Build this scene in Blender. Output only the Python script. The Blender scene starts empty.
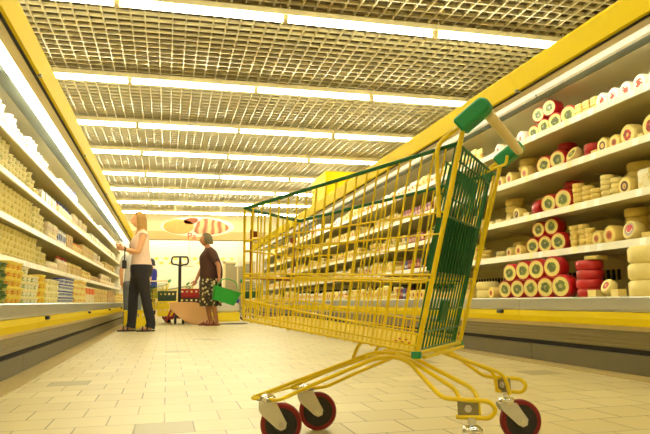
import bpy, bmesh, math, random
from mathutils import Vector, Matrix
random.seed(11)
PI = math.pi
sc = bpy.context.scene
COL = sc.collection
V = Vector

# ---------------------------------------------------------------- materials
def lin(c):
    return tuple(((x / 12.92) if x <= .04045 else ((x + .055) / 1.055) ** 2.4) for x in c)
def rgb(*c):
    return lin([x / 255 for x in c]) + (1.0,)
class NT:
    def __init__(s, name):
        s.m = bpy.data.materials.new(name); s.m.use_nodes = True
        s.t = s.m.node_tree; s.b = s.t.nodes['Principled BSDF']
    def n(s, typ, **kw):
        o = s.t.nodes.new(typ)
        for k, v in kw.items():
            if k in ('operation', 'data_type', 'blend_type', 'noise_dimensions', 'gradient_type', 'feature', 'wave_type', 'bands_direction'):
                setattr(o, k, v)
            else:
                o.inputs[k].default_value = v
        return o
    def l(s, a, b): s.t.links.new(a, b)
    def math(s, op, a, b=None):
        o = s.t.nodes.new('ShaderNodeMath'); o.operation = op
        for i, q in enumerate((a, b)):
            if q is None: continue
            if isinstance(q, (int, float)): o.inputs[i].default_value = q
            else: s.l(q, o.inputs[i])
        return o.outputs[0]
    def mix(s, f, a, b):
        o = s.t.nodes.new('ShaderNodeMix'); o.data_type = 'RGBA'
        for i, q in ((0, f), (6, a), (7, b)):
            if isinstance(q, (int, float, tuple)): o.inputs[i].default_value = q
            else: s.l(q, o.inputs[i])
        return o.outputs[2]
    def ramp(s, f, stops, const=True):
        o = s.t.nodes.new('ShaderNodeValToRGB')
        if const: o.color_ramp.interpolation = 'CONSTANT'
        e = o.color_ramp.elements
        while len(e) > 1: e.remove(e[-1])
        e[0].position, e[0].color = stops[0]
        for p, c in stops[1:]:
            x = e.new(p); x.color = c
        s.l(f, o.inputs[0]); return o.outputs[0]
def mat(name, c, rough=.5, metal=0, var=.06, scale=14, emit=0, coat=0):
    k = NT(name); k.b.inputs['Roughness'].default_value = rough
    k.b.inputs['Metallic'].default_value = metal
    if coat: k.b.inputs['Coat Weight'].default_value = coat
    c = rgb(*c)
    if var:
        tc = k.n('ShaderNodeTexCoord'); nz = k.n('ShaderNodeTexNoise', Scale=scale, Detail=3.0)
        k.l(tc.outputs['Object'], nz.inputs['Vector'])
        a = tuple(min(1, x * (1 + var)) for x in c[:3]) + (1,); b = tuple(x * (1 - var) for x in c[:3]) + (1,)
        k.l(k.mix(nz.outputs['Fac'], a, b), k.b.inputs['Base Color'])
    else: k.b.inputs['Base Color'].default_value = c
    if emit:
        k.b.inputs['Emission Color'].default_value = c; k.b.inputs['Emission Strength'].default_value = emit
    return k.m

M = {}
M['yellow'] = mat('yellow_paint', (224, 196, 0), .6, var=.03); M['yellow'].node_tree.nodes['Principled BSDF'].inputs['Specular IOR Level'].default_value = .15
M['cart_yellow'] = mat('yellow_coated_wire', (236, 206, 0), .4, coat=.2, var=.03)
M['cart_green'] = mat('dark_green_wire', (16, 98, 46), .4)
M['seat_green'] = mat('dark_green_plastic', (14, 96, 50), .45)
M['handle_green'] = mat('green_moulded_plastic', (22, 140, 82), .42, var=.04, scale=60)
M['handle_cream'] = mat('cream_handle_plastic', (232, 214, 160), .4)
M['redbrown'] = mat('red_brown_frame', (140, 48, 16), .5)
M['steel'] = mat('zinc_plated_steel', (214, 210, 196), .45, .4)
M['chrome'] = mat('chrome', (225, 225, 222), .15, 1, var=0)
M['plate'] = mat('dull_steel_plate', (150, 143, 112), .45, .6)
M['tyre'] = mat('red_rubber_tyre', (128, 20, 22), .6)
M['hub'] = mat('dark_wheel_disc', (46, 44, 42), .6)
M['rail_white'] = mat('white_shelf_edge', (240, 234, 212), .45, var=.02)
M['case_in'] = mat('case_inner_lining', (206, 192, 124), .5, var=.03)
M['shelf'] = mat('shelf_sheet_metal', (206, 194, 146), .45, var=.03)
M['lip'] = mat('aluminium_lip', (184, 181, 166), .35, .5, var=.05)
M['kick'] = mat('grey_brown_kick_plate', (112, 103, 78), .5, .15)
M['base'] = mat('taupe_base_panel', (144, 134, 102), .38, .35)
M['beige'] = mat('beige_metal', (216, 198, 146), .45)
M['grille'] = mat('grey_air_grille', (84, 88, 72), .6, var=.08, scale=60)
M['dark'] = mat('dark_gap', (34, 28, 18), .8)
M['black'] = mat('black_plastic', (24, 24, 24), .5)
M['white'] = mat('white_paint', (246, 240, 222), .5, var=.02)
M['wallcream'] = mat('cream_wall', (236, 220, 170), .7, var=.04, scale=2)
M['tan'] = mat('tan_beam', (206, 176, 112), .6, var=.05, scale=3)
M['grid'] = mat('beige_ceiling_blade', (200, 186, 136), .4, .2, var=.04)
M['void'] = mat('brown_ceiling_void', (104, 88, 54), .8)
M['fixture'] = mat('white_lamp_body', (226, 212, 160), .5, var=.02)
def emis(name, c, s):
    k = NT(name); k.b.inputs['Base Color'].default_value = rgb(*c)
    k.b.inputs['Emission Color'].default_value = rgb(*c); k.b.inputs['Emission Strength'].default_value = s
    return k.m
WARM = (255, 253, 226)
M['tube'] = emis('lit_fluorescent_tube', WARM, 20)
M['case_lamp'] = emis('lit_case_lamp', (255, 253, 243), 1.3)
M['inner_lamp'] = emis('lit_inner_case_lamp', (255, 253, 232), 20); M['added_emitter_left'] = emis('added_left_case_emitter', (255, 253, 232), 38); M['canopy_strip_glow'] = emis('faint_glow_white_strip', (255, 253, 236), .26)

def floor_mat():
    k = NT('pale_floor_tiles')
    tc = k.n('ShaderNodeTexCoord'); sp = k.n('ShaderNodeSeparateXYZ'); k.l(tc.outputs['Object'], sp.inputs[0])
    S = .2
    y = k.math('DIVIDE', sp.outputs[1], S); row = k.math('FLOOR', y)
    x = k.math('ADD', k.math('DIVIDE', sp.outputs[0], S), k.math('MULTIPLY', k.math('MODULO', k.math('ADD', row, 200), 2), .5))
    col = k.math('FLOOR', x)
    fx = k.math('SUBTRACT', x, col); fy = k.math('SUBTRACT', y, row)
    ex = k.math('MINIMUM', fx, k.math('SUBTRACT', 1, fx)); ey = k.math('MINIMUM', fy, k.math('SUBTRACT', 1, fy))
    g = k.math('LESS_THAN', k.math('MINIMUM', ex, ey), .015)
    cv = k.n('ShaderNodeCombineXYZ'); k.l(col, cv.inputs[0]); k.l(row, cv.inputs[1])
    wn = k.n('ShaderNodeTexWhiteNoise'); k.l(cv.outputs[0], wn.inputs['Vector'])
    base = k.ramp(wn.outputs['Value'], [(0, rgb(207, 190, 138)), (.5, rgb(200, 182, 129)), (1, rgb(212, 196, 146))], False)
    grey = k.math('GREATER_THAN', wn.outputs['Value'], .984)
    c1 = k.mix(grey, base, rgb(164, 150, 106))
    nz = k.n('ShaderNodeTexNoise', Scale=1.3, Detail=4.0); k.l(tc.outputs['Object'], nz.inputs['Vector'])
    dirt = k.math('MULTIPLY', nz.outputs['Fac'], .22)
    c2 = k.mix(dirt, c1, rgb(184, 160, 98))
    # grout is more worn in some places than in others
    nz2 = k.n('ShaderNodeTexNoise', Scale=2.1, Detail=2.0); k.l(tc.outputs['Object'], nz2.inputs['Vector'])
    gs = k.math('MULTIPLY', g, k.math('MULTIPLY', nz2.outputs['Fac'], 1.35))
    k.l(k.mix(gs, c2, rgb(104, 86, 48)), k.b.inputs['Base Color'])
    k.b.inputs['Roughness'].default_value = .42; k.b.inputs['Specular IOR Level'].default_value = .35
    return k.m
M['floor'] = floor_mat()
M['strip'] = mat('brown_floor_border', (186, 162, 100), .45, var=.06, scale=4)

def rail_mat():
    k = NT('shelf_edge_with_price_tags')
    tc = k.n('ShaderNodeTexCoord'); sp = k.n('ShaderNodeSeparateXYZ'); k.l(tc.outputs['Object'], sp.inputs[0])
    y = k.math('DIVIDE', sp.outputs[1], .13); c = k.math('FLOOR', y); f = k.math('SUBTRACT', y, c)
    wn = k.n('ShaderNodeTexWhiteNoise', noise_dimensions='1D'); k.l(c, wn.inputs['W'])
    on = k.math('MULTIPLY', k.math('GREATER_THAN', wn.outputs['Value'], .55), k.math('LESS_THAN', f, .4))
    tag = k.ramp(wn.outputs['Value'], [(0, rgb(250, 246, 226)), (.6, rgb(240, 232, 170)), (.72, rgb(252, 250, 236)), (.94, rgb(216, 220, 150))])
    k.l(k.mix(on, rgb(240, 234, 206), tag), k.b.inputs['Base Color']); k.b.inputs['Roughness'].default_value = .4
    return k.m
M['rail'] = rail_mat()

def radial(name, stops, rough=.45, blot=None):
    # concentric printed label, read from the disc's own object coordinates (unit = disc radius, stored in mesh attribute free form)
    k = NT(name); tc = k.n('ShaderNodeTexCoord'); sp = k.n('ShaderNodeSeparateXYZ'); k.l(tc.outputs['Generated'], sp.inputs[0])
    dx = k.math('MULTIPLY', k.math('SUBTRACT', sp.outputs[0], .5), 2); dy = k.math('MULTIPLY', k.math('SUBTRACT', sp.outputs[1], .5), 2)
    r = k.math('SQRT', k.math('ADD', k.math('MULTIPLY', dx, dx), k.math('MULTIPLY', dy, dy)))
    c = k.ramp(r, stops)
    if blot:
        nz = k.n('ShaderNodeTexNoise', noise_dimensions='4D', Scale=4.0, Detail=1.0); k.l(tc.outputs['Generated'], nz.inputs['Vector']); oi = k.n('ShaderNodeObjectInfo'); k.l(k.math('MULTIPLY', oi.outputs['Random'], 40), nz.inputs['W'])
        m = k.math('MULTIPLY', k.math('GREATER_THAN', nz.outputs['Fac'], .53), k.math('LESS_THAN', r, .6))
        c = k.mix(m, c, rgb(*blot))
    k.l(c, k.b.inputs['Base Color']); k.b.inputs['Roughness'].default_value = rough
    return k.m
M['lab_green'] = radial('green_and_yellow_label', [(0, rgb(176, 166, 120)), (.24, rgb(96, 116, 52)), (.34, rgb(124, 142, 66)), (.5, rgb(196, 190, 100)), (.56, rgb(240, 224, 136)), (.95, rgb(206, 70, 40))], blot=(104, 112, 70))
M['lab_orange'] = radial('orange_label', [(0, rgb(150, 70, 30)), (.3, rgb(206, 110, 40)), (.52, rgb(240, 216, 120))])
M['lab_red'] = radial('red_label', [(0, rgb(232, 180, 90)), (.2, rgb(200, 60, 34)), (.5, rgb(226, 120, 60)), (.58, rgb(242, 220, 130))], blot=(150, 40, 30))
M['lab_blue'] = radial('blue_and_red_label', [(0, rgb(206, 60, 50)), (.35, rgb(236, 220, 180)), (.5, rgb(80, 86, 130)), (.62, rgb(240, 222, 150)), (.7, rgb(120, 110, 120)), (.76, rgb(240, 218, 130))], blot=(196, 50, 50))
M['lab_white'] = radial('white_and_red_label', [(0, rgb(214, 80, 60)), (.3, rgb(250, 236, 214)), (.5, rgb(226, 150, 110)), (.58, rgb(252, 246, 226))], blot=(220, 90, 60))
M['lab_brown'] = radial('brown_ringed_label', [(0, rgb(224, 180, 90)), (.35, rgb(110, 74, 40)), (.62, rgb(240, 220, 130))], blot=(90, 60, 50))
M['red_rind'] = mat('red_wax_rind', (190, 24, 26), .35, coat=.2)
M['yel_rind'] = mat('yellow_rind', (232, 204, 110), .5, var=.1, scale=20)
M['pale_rind'] = mat('pale_yellow_rind', (238, 218, 140), .5, var=.1, scale=20)
M['white_rind'] = mat('white_rind', (250, 242, 214), .5, var=.04)

def band(name, base, stripe, lo=.25, hi=.7, spots=None, stripe2=None):
    k = NT(name); tc = k.n('ShaderNodeTexCoord'); sp = k.n('ShaderNodeSeparateXYZ'); k.l(tc.outputs['Generated'], sp.inputs[0])
    st = [(0, rgb(*base)), (lo, rgb(*stripe))]
    if stripe2: st.append(((lo + hi) / 2, rgb(*stripe2)))
    st.append((hi, rgb(*base)))
    c = k.ramp(sp.outputs[2], st)
    if spots:
        nz = k.n('ShaderNodeTexNoise', Scale=4.5, Detail=1.0); k.l(tc.outputs['Generated'], nz.inputs['Vector'])
        inb = k.math('MULTIPLY', k.math('GREATER_THAN', sp.outputs[2], lo), k.math('LESS_THAN', sp.outputs[2], hi))
        c = k.mix(k.math('MULTIPLY', k.math('GREATER_THAN', nz.outputs['Fac'], .55), inb), c, rgb(*spots))
    k.l(c, k.b.inputs['Base Color']); k.b.inputs['Roughness'].default_value = .4
    return k.m
T = {}   # packaging prints
T['cream'] = band('cream_tub_print', (240, 228, 166), (236, 220, 140), .2, .75, (206, 196, 110))
T['pale'] = band('pale_tub_print', (246, 236, 190), (240, 226, 160), .2, .75, (196, 200, 120))
T['redyel'] = band('yellow_red_tub_print', (238, 216, 90), (232, 190, 80), .25, .75, (214, 112, 54))
T['green'] = band('green_tub_print', (84, 110, 40), (170, 170, 80), .3, .7, (60, 90, 34))
T['whitegreen'] = band('white_green_tub_print', (240, 232, 190), (244, 240, 214), .2, .75, (150, 170, 80))
T['yellow'] = band('yellow_tub_print', (240, 212, 70), (236, 196, 50), .2, .8, (214, 120, 50))
T['white'] = band('white_tub_print', (250, 244, 222), (246, 236, 200), .2, .75, (232, 214, 140))
T['bluewhite'] = band('blue_white_carton_print', (236, 232, 222), (150, 160, 184), .35, .75, (90, 100, 150))
T['pink'] = band('pinkish_jar_print', (238, 222, 186), (226, 196, 150), .25, .7, (240, 230, 206))
T['tanbox'] = band('tan_box_print', (226, 200, 120), (206, 170, 90), .3, .8, (238, 214, 150))
T['orange'] = band('orange_white_box_print', (238, 222, 180), (220, 104, 40), .55, .9, (232, 120, 50))
T['brown'] = band('brown_pack_print', (206, 170, 110), (180, 130, 80), .3, .65, (226, 200, 140))
T['darkred'] = band('dark_red_pack_print', (140, 40, 34), (206, 150, 110), .35, .65, (120, 30, 30))
T['bluepack'] = band('blue_pack_print', (60, 74, 140), (200, 200, 210), .3, .55)
T['yelpack'] = band('yellow_pack_print', (238, 220, 130), (232, 200, 100), .3, .7, (220, 150, 80))
T['whitepack'] = band('white_red_pack_print', (246, 236, 206), (236, 206, 140), .3, .7, (206, 70, 54))
for n, c in dict(lid_yellow=(240, 214, 84), lid_pale=(246, 234, 180), lid_green=(60, 96, 40), lid_white=(250, 244, 224), lid_blue=(46, 58, 150), lid_cream=(240, 224, 150), cap_red=(196, 60, 50), cap_orange=(226, 130, 40)).items():
    M[n] = mat(n, c, .4)
M['skin'] = mat('skin', (226, 170, 120), .55, var=.04)
M['skin2'] = mat('tanned_skin', (176, 116, 74), .55, var=.05)
M['blonde'] = mat('blonde_brown_hair', (170, 126, 54), .55, var=.3, scale=30)
M['greyhair'] = mat('dark_grey_hair', (96, 84, 50), .6, var=.25, scale=40)
M['pinktop'] = mat('pale_pink_cloth', (248, 216, 190), .8)
M['denim'] = mat('dark_denim', (42, 38, 40), .85, var=.15)
M['bluejean'] = mat('faded_blue_denim', (110, 116, 120), .85, var=.1)
M['lilac'] = mat('pale_grey_cloth', (206, 200, 190), .8)
M['browncloth'] = mat('dark_brown_cloth', (66, 34, 18), .85, var=.1)
def floral():
    k = NT('dark_floral_cloth'); tc = k.n('ShaderNodeTexCoord'); vo = k.n('ShaderNodeTexVoronoi', Scale=16.0); k.l(tc.outputs['Object'], vo.inputs['Vector'])
    k.l(k.ramp(vo.outputs['Distance'], [(0, rgb(214, 196, 140)), (.32, rgb(92, 74, 44)), (.5, rgb(50, 42, 26))]), k.b.inputs['Base Color'])
    k.b.inputs['Roughness'].default_value = .85
    return k.m
M['floral'] = floral()
M['sandal'] = mat('dark_sandal_leather', (44, 30, 22), .6)
M['redshoe'] = mat('red_brown_sandal', (130, 50, 30), .6)
M['eye'] = mat('dark_eye', (30, 22, 18), .3, var=0)
M['lips'] = mat('lips', (190, 92, 80), .5, var=0)
M['card'] = mat('brown_cardboard', (188, 142, 84), .8, var=.06, scale=5)
M['carddark'] = mat('dark_floor_mat', (70, 56, 40), .8)
M['jackred'] = mat('red_jack_paint', (150, 34, 24), .45)
M['cratered'] = mat('red_crate_plastic', (170, 26, 24), .5)
M['crategreen'] = mat('dark_green_crate_plastic', (38, 62, 36), .5)
M['cratedark'] = mat('dark_brown_crate_plastic', (60, 36, 26), .5)
M['crateyellow'] = mat('yellow_crate_plastic', (240, 212, 24), .5)
M['basketgreen'] = mat('bright_green_basket_plastic', (24, 150, 40), .45)
M['bluebag'] = mat('blue_bag_fabric', (34, 44, 150), .7)
M['sack'] = mat('pale_grey_wrap', (206, 200, 180), .7, var=.1)
M['teal'] = mat('teal_handle', (40, 130, 90), .4)
M['signwhite'] = mat('white_sign_board', (250, 240, 214), .5, var=.01)
M['sticker'] = mat('orange_red_sticker', (214, 110, 40), .5, var=0)
M['paleyellow'] = mat('pale_yellow_tile', (240, 216, 110), .5, var=.02)
M['signred'] = mat('red_letters', (230, 70, 60), .5, var=0)
M['loaf'] = mat('golden_loaf_print', (236, 160, 84), .6, var=.25, scale=6)
M['loafdark'] = mat('dark_loaf_print', (150, 78, 40), .6, var=.3, scale=9)
def slices():
    k = NT('sliced_bread_print'); tc = k.n('ShaderNodeTexCoord'); w = k.n('ShaderNodeTexWave', Scale=1.6, Distortion=6.0, Detail=2.0); k.l(tc.outputs['Object'], w.inputs['Vector'])
    k.l(k.ramp(w.outputs['Fac'], [(0, rgb(150, 84, 52)), (.4, rgb(206, 132, 84)), (.8, rgb(236, 186, 130))], False), k.b.inputs['Base Color'])
    return k.m
M['slices'] = slices()
M['doorgrey'] = mat('grey_shutter', (150, 138, 104), .5)

# ---------------------------------------------------------------- mesh helpers
def fillet(pts, r, n=4):
    pts = [V(p) for p in pts]
    if len(pts) < 3 or r <= 0: return pts
    out = [pts[0]]
    for i in range(1, len(pts) - 1):
        a, b, c = pts[i - 1], pts[i], pts[i + 1]
        d1, d2 = (a - b), (c - b); l1, l2 = d1.length, d2.length
        d = min(r, l1 * .45, l2 * .45)
        p, q = b + d1 / l1 * d, b + d2 / l2 * d
        for k in range(n + 1):
            t = k / n
            out.append(p * (1 - t) ** 2 + b * 2 * t * (1 - t) + q * t * t)
    out.append(pts[-1]); return out
class MB:
    def __init__(s): s.v = []; s.f = []; s.mi = []; s.mats = []; s.sm = []
    def mid(s, m):
        if m not in s.mats: s.mats.append(m)
        return s.mats.index(m)
    def add(s, vs, fs, m=None, smooth=False):
        o = len(s.v); s.v += [tuple(v) for v in vs]; i = s.mid(m) if m else 0
        for f in fs:
            s.f.append([o + q for q in f]); s.mi.append(i); s.sm.append(smooth)
        return s
    def box(s, a, b, m=None, mx=None):
        (x0, y0, z0), (x1, y1, z1) = a, b
        if x0 > x1: x0, x1 = x1, x0
        if y0 > y1: y0, y1 = y1, y0
        if z0 > z1: z0, z1 = z1, z0
        vs = [V(p) for p in ((x0, y0, z0), (x1, y0, z0), (x1, y1, z0), (x0, y1, z0), (x0, y0, z1), (x1, y0, z1), (x1, y1, z1), (x0, y1, z1))]
        if mx: vs = [mx @ v for v in vs]
        return s.add(vs, [(0, 3, 2, 1), (4, 5, 6, 7), (0, 1, 5, 4), (1, 2, 6, 5), (2, 3, 7, 6), (3, 0, 4, 7)], m)
    def rbox(s, a, b, r, m=None, mx=None, n=3, top=True):
        # box with rounded vertical edges and a small chamfer above and below
        (x0, y0, z0), (x1, y1, z1) = a, b
        ring = []
        for cx, cy, a0 in ((x1 - r, y1 - r, 0), (x0 + r, y1 - r, 90), (x0 + r, y0 + r, 180), (x1 - r, y0 + r, 270)):
            for k in range(n + 1):
                t = math.radians(a0 + 90 * k / n); ring.append((cx, cy, math.cos(t), math.sin(t)))
        c = min(r * .5, (z1 - z0) * .2); lv = [(z0, r - c), (z0 + c, r), (z1 - c, r), (z1, r - c)]
        N = len(ring); vs = []
        for z, q in lv:
            vs += [V((cx + q * ux, cy + q * uy, z)) for cx, cy, ux, uy in ring]
        if mx: vs = [mx @ v for v in vs]
        fs = [tuple(range(N))[::-1], tuple(range(3 * N, 4 * N))]
        for j in range(3):
            for i in range(N): fs.append((j * N + i, j * N + (i + 1) % N, (j + 1) * N + (i + 1) % N, (j + 1) * N + i))
        return s.add(vs, fs, m)
    def tube(s, pts, r, m=None, seg=8, fil=0, cap=True):
        pts = fillet(pts, fil) if fil else [V(p) for p in pts]
        rr = r if isinstance(r, (list, tuple)) else [r] * len(pts)
        t0 = (pts[1] - pts[0]).normalized(); up = V((0, 0, 1)) if abs(t0.z) < .9 else V((1, 0, 0))
        nrm = t0.cross(up).normalized(); vs = []
        for i, p in enumerate(pts):
            t = ((pts[min(i + 1, len(pts) - 1)] - pts[max(i - 1, 0)])).normalized()
            nrm = (nrm - t * nrm.dot(t)).normalized(); bn = t.cross(nrm)
            for k in range(seg):
                a = 2 * PI * k / seg; vs.append(p + (nrm * math.cos(a) + bn * math.sin(a)) * rr[i])
        fs = []
        for i in range(len(pts) - 1):
            for k in range(seg): fs.append((i * seg + k, i * seg + (k + 1) % seg, (i + 1) * seg + (k + 1) % seg, (i + 1) * seg + k))
        s.add(vs, fs, m, seg > 4)
        if cap:
            L = (len(pts) - 1) * seg
            s.add([vs[k] for k in range(seg)], [tuple(range(seg))[::-1]], m); s.add([vs[L + k] for k in range(seg)], [tuple(range(seg))], m)
        return s
    def lathe(s, prof, m=None, seg=20, mx=None, smooth=True):
        vs = []
        for r, z in prof:
            for k in range(seg):
                a = 2 * PI * k / seg; vs.append(V((r * math.cos(a), r * math.sin(a), z)))
        if mx: vs = [mx @ v for v in vs]
        fs = []
        for i in range(len(prof) - 1):
            for k in range(seg): fs.append((i * seg + k, i * seg + (k + 1) % seg, (i + 1) * seg + (k + 1) % seg, (i + 1) * seg + k))
        fs.append(tuple(range(seg))[::-1]); fs.append(tuple(range((len(prof) - 1) * seg, len(prof) * seg)))
        return s.add(vs, fs, m, smooth)
    def prism(s, poly, h, m=None, mx=None):
        n = len(poly); vs = [V((x, y, 0)) for x, y in poly] + [V((x, y, h)) for x, y in poly]
        if mx: vs = [mx @ v for v in vs]
        fs = [tuple(range(n))[::-1], tuple(range(n, 2 * n))] + [(i, (i + 1) % n, n + (i + 1) % n, n + i) for i in range(n)]
        return s.add(vs, fs, m)
    def mesh(s, name):
        me = bpy.data.meshes.new(name); me.from_pydata(s.v, [], s.f)
        for q in s.mats: me.materials.append(M[q] if isinstance(q, str) else q)
        me.polygons.foreach_set('material_index', s.mi); me.polygons.foreach_set('use_smooth', s.sm)
        bm = bmesh.new(); bm.from_mesh(me); bmesh.ops.remove_doubles(bm, verts=bm.verts, dist=1e-6); bmesh.ops.recalc_face_normals(bm, faces=bm.faces)
        bm.to_mesh(me); bm.free()
        if any(s.sm):
            try: me.set_sharp_from_angle(angle=math.radians(45))
            except Exception: pass
        me.update(); return me
    def obj(s, name, parent=None):
        o = bpy.data.objects.new(name, s.mesh(name)); COL.objects.link(o)
        if parent: o.parent = parent
        return o
def put(name, me, parent=None, loc=None, rot=None):
    o = bpy.data.objects.new(name, me); COL.objects.link(o)
    if parent: o.parent = parent
    if loc: o.location = loc
    if rot: o.rotation_euler = rot
    return o
def tag(o, label=None, cat=None, group=None, kind=None):
    if label: o['label'] = label
    if cat: o['category'] = cat
    if group: o['group'] = group
    if kind: o['kind'] = kind
    return o
def thing(name, label, cat, loc=(0, 0, 0), rz=0, group=None):
    o = bpy.data.objects.new(name, None); COL.objects.link(o); o.location = loc; o.rotation_euler = (0, 0, rz)
    o.empty_display_size = .1
    return tag(o, label, cat, group)
def copy_tree(o, parent=None):
    c = o.copy(); COL.objects.link(c); c.parent = parent
    for ch in list(o.children): copy_tree(ch, c)
    return c
ORD = ['', 'first', 'second', 'third', 'fourth', 'fifth', 'sixth', 'seventh', 'eighth', 'ninth', 'tenth', 'eleventh', 'twelfth', 'thirteenth', 'fourteenth', 'fifteenth', 'sixteenth', 'seventeenth', 'eighteenth', 'nineteenth', 'twentieth']
def nth(n):
    if n < len(ORD): return ORD[n]
    if n % 10 == 0: return {30: 'thirtieth', 40: 'fortieth', 50: 'fiftieth', 60: 'sixtieth', 70: 'seventieth', 80: 'eightieth', 90: 'ninetieth'}.get(n, '%dth' % n)
    return {2: 'twenty', 3: 'thirty', 4: 'forty', 5: 'fifty', 6: 'sixty', 7: 'seventy', 8: 'eighty', 9: 'ninety'}.get(n // 10, str(n // 10 * 10)) + '-' + ORD[n % 10]

# ---------------------------------------------------------------- camera
H = .43
F = 625.0
cd = bpy.data.cameras.new('camera'); cam = bpy.data.objects.new('camera', cd); COL.objects.link(cam)
cd.sensor_width = 36; cd.lens = F * 36 / 650; cd.clip_end = 200; cd.clip_start = .05
dy = V((167 - 325, 217 - 302, F)); RS = -.0115
t = -dy.dot(dy) / dy.dot(V((1, -RS, 0)))
dx = V((167 + t - 325, 217 - 302 - RS * t, F))
if t < 0: dx = -dx
dy.normalize(); dx.normalize(); dz = dx.cross(dy)
if dz.y < 0: dz = -dz
R3 = Matrix((dx, dy, dz))            # rows: world axes seen in (right, up, forward)
m = Matrix.Identity(4)
for i in range(3):
    m[i][0] = R3[i][0]; m[i][1] = R3[i][1]; m[i][2] = -R3[i][2]
m.translation = V((0, 0, H)); cam.matrix_world = m
sc.camera = cam

# ---------------------------------------------------------------- the setting
XL, XR, YB, YF = -2.35, 4.6, 23.5, -4.0
CZ = 3.14
def struct(name, mb):
    o = mb.obj(name); o['kind'] = 'structure'; return o
struct('floor', MB().box((XL, YF, -.1), (XR, YB, 0), 'floor'))
struct('wall_left', MB().box((XL - .1, YF, 0), (XL, YB, 3.7), 'wallcream'))
struct('wall_right', MB().box((XR, YF, 0), (XR + .1, YB, 3.7), 'wallcream'))
struct('wall_front', MB().box((XL - .1, YF - .1, 0), (XR + .1, YF, 3.7), 'wallcream'))
struct('wall_back', MB().box((XL - .1, YB, 0), (XR + .1, YB + .1, 3.7), 'white'))
struct('ceiling_slab', MB().box((XL - .1, YF - .1, 3.55), (XR + .1, YB + .1, 3.65), 'void'))
g = MB(); P = .13
x = XL
while x < XR:
    g.box((x, YF, CZ), (x + .012, 19.9, CZ + .036), 'grid'); x += P
y = YF
while y < 19.9:
    g.box((XL, y, CZ + .001), (XR, y + .012, CZ + .035), 'grid'); y += P
struct('ceiling', g)
# bulkhead over the bakery at the end of the aisle, with a tan beam under it
struct('trim_1', MB().box((XL, 20, 2.62), (XR, 20.25, 3.55), 'wallcream'))
struct('trim_2', MB().box((XL, 19.96, 2.36), (XR, 20.3, 2.62), 'tan'))
struct('baseboard_left', MB().box((-.88, 1.9, 0.0005), (-.735, 16.5, .004), 'strip'))
struct('baseboard_right', MB().box((2.355, 1.4, 0.0005), (2.5, 19.1, .004), 'strip'))
# row of small yellow lozenge tiles on the far wall
q = MB()
for i in range(-5, 9):
    for j in range(2):
        cx, cz = -1.6 + i * .34 + j * .17 + 1.2, 2.0 - j * .16
        q.prism([(.11, 0), (0, .07), (-.11, 0), (0, -.07)], .01, 'paleyellow', Matrix.Translation((cx, YB, cz)) @ Matrix.Rotation(PI / 2, 4, 'X'))
struct('trim_3', q)

# ---------------------------------------------------------------- ceiling lights
rows = [-.35, 1.55, 3.48] + [5.42, 7.42, 9.34, 11.12, 13.02, 14.86, 16.75, 18.6]
hb = MB().box((-.745, -.062, .0), (.745, .062, .012), 'fixture').box((-.745, -.045, .012), (.745, .045, .06), 'fixture')
house = hb.mesh('lamp_body')
tube_me = MB().tube([(-.715, 0, -.03), (.715, 0, -.03)], .021, 'tube', 8).mesh('tube')
end_me = MB().box((-.022, -.03, -.055), (.022, .03, 0), 'beige').mesh('lamp_holder')
rod_me = MB().tube([(0, 0, .058), (0, 0, .12)], .007, 'beige', 6).mesh('hanger_rod')
cxs = [-1.22, .265, 1.75, 3.25]
cn = ['leftmost', 'second from left', 'third from left', 'rightmost']
for ri, yy in enumerate(rows):
    for ci, cx in enumerate(cxs):
        if ri <= 2: where = 'row %s over the aisle ahead of the first visible row' % ('nearest', 'next', 'last')[ri]
        vis = ri - 2
        lab = ('lit fluorescent ceiling light, %s in the %s row from the camera' % (cn[ci], nth(vis))) if ri > 2 else 'lit fluorescent ceiling light, %s in the %s row above the camera' % (cn[ci], ('rear', 'middle', 'front')[ri])
        o = thing('ceiling_light', lab, 'light', (cx, yy, 3.035), 0, 'fluorescent lights in rows under the ceiling')
        put('lamp_body', house, o); put('tube', tube_me, o)
        put('lamp_holder', end_me, o, (-.74, 0, 0)); put('lamp_holder', end_me, o, (.74, 0, 0)); put('hanger_rod', rod_me, o, (-.7, 0, 0)); put('hanger_rod', rod_me, o, (.7, 0, 0))
# bakery lights behind the bulkhead
for i, cx in enumerate((-1.4, .1, 1.6, 3.1)):
    o = thing('ceiling_light', 'lit fluorescent light over the bakery behind the beam, %s' % cn[i], 'light', (cx, 21.6, 3.0), 0, 'lights over the bakery')
    put('lamp_body', house, o); put('tube', tube_me, o); put('lamp_holder', end_me, o, (.74, 0, 0)); put('lamp_holder', end_me, o, (-.74, 0, 0))
    o = thing('ceiling_light', 'second lit fluorescent light over the bakery near the wall, %s' % cn[i], 'light', (cx, 22.8, 3.0), 0, 'lights over the bakery')
    put('lamp_body', house, o); put('tube', tube_me, o); put('lamp_holder', end_me, o, (.74, 0, 0)); put('lamp_holder', end_me, o, (-.74, 0, 0))

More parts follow.
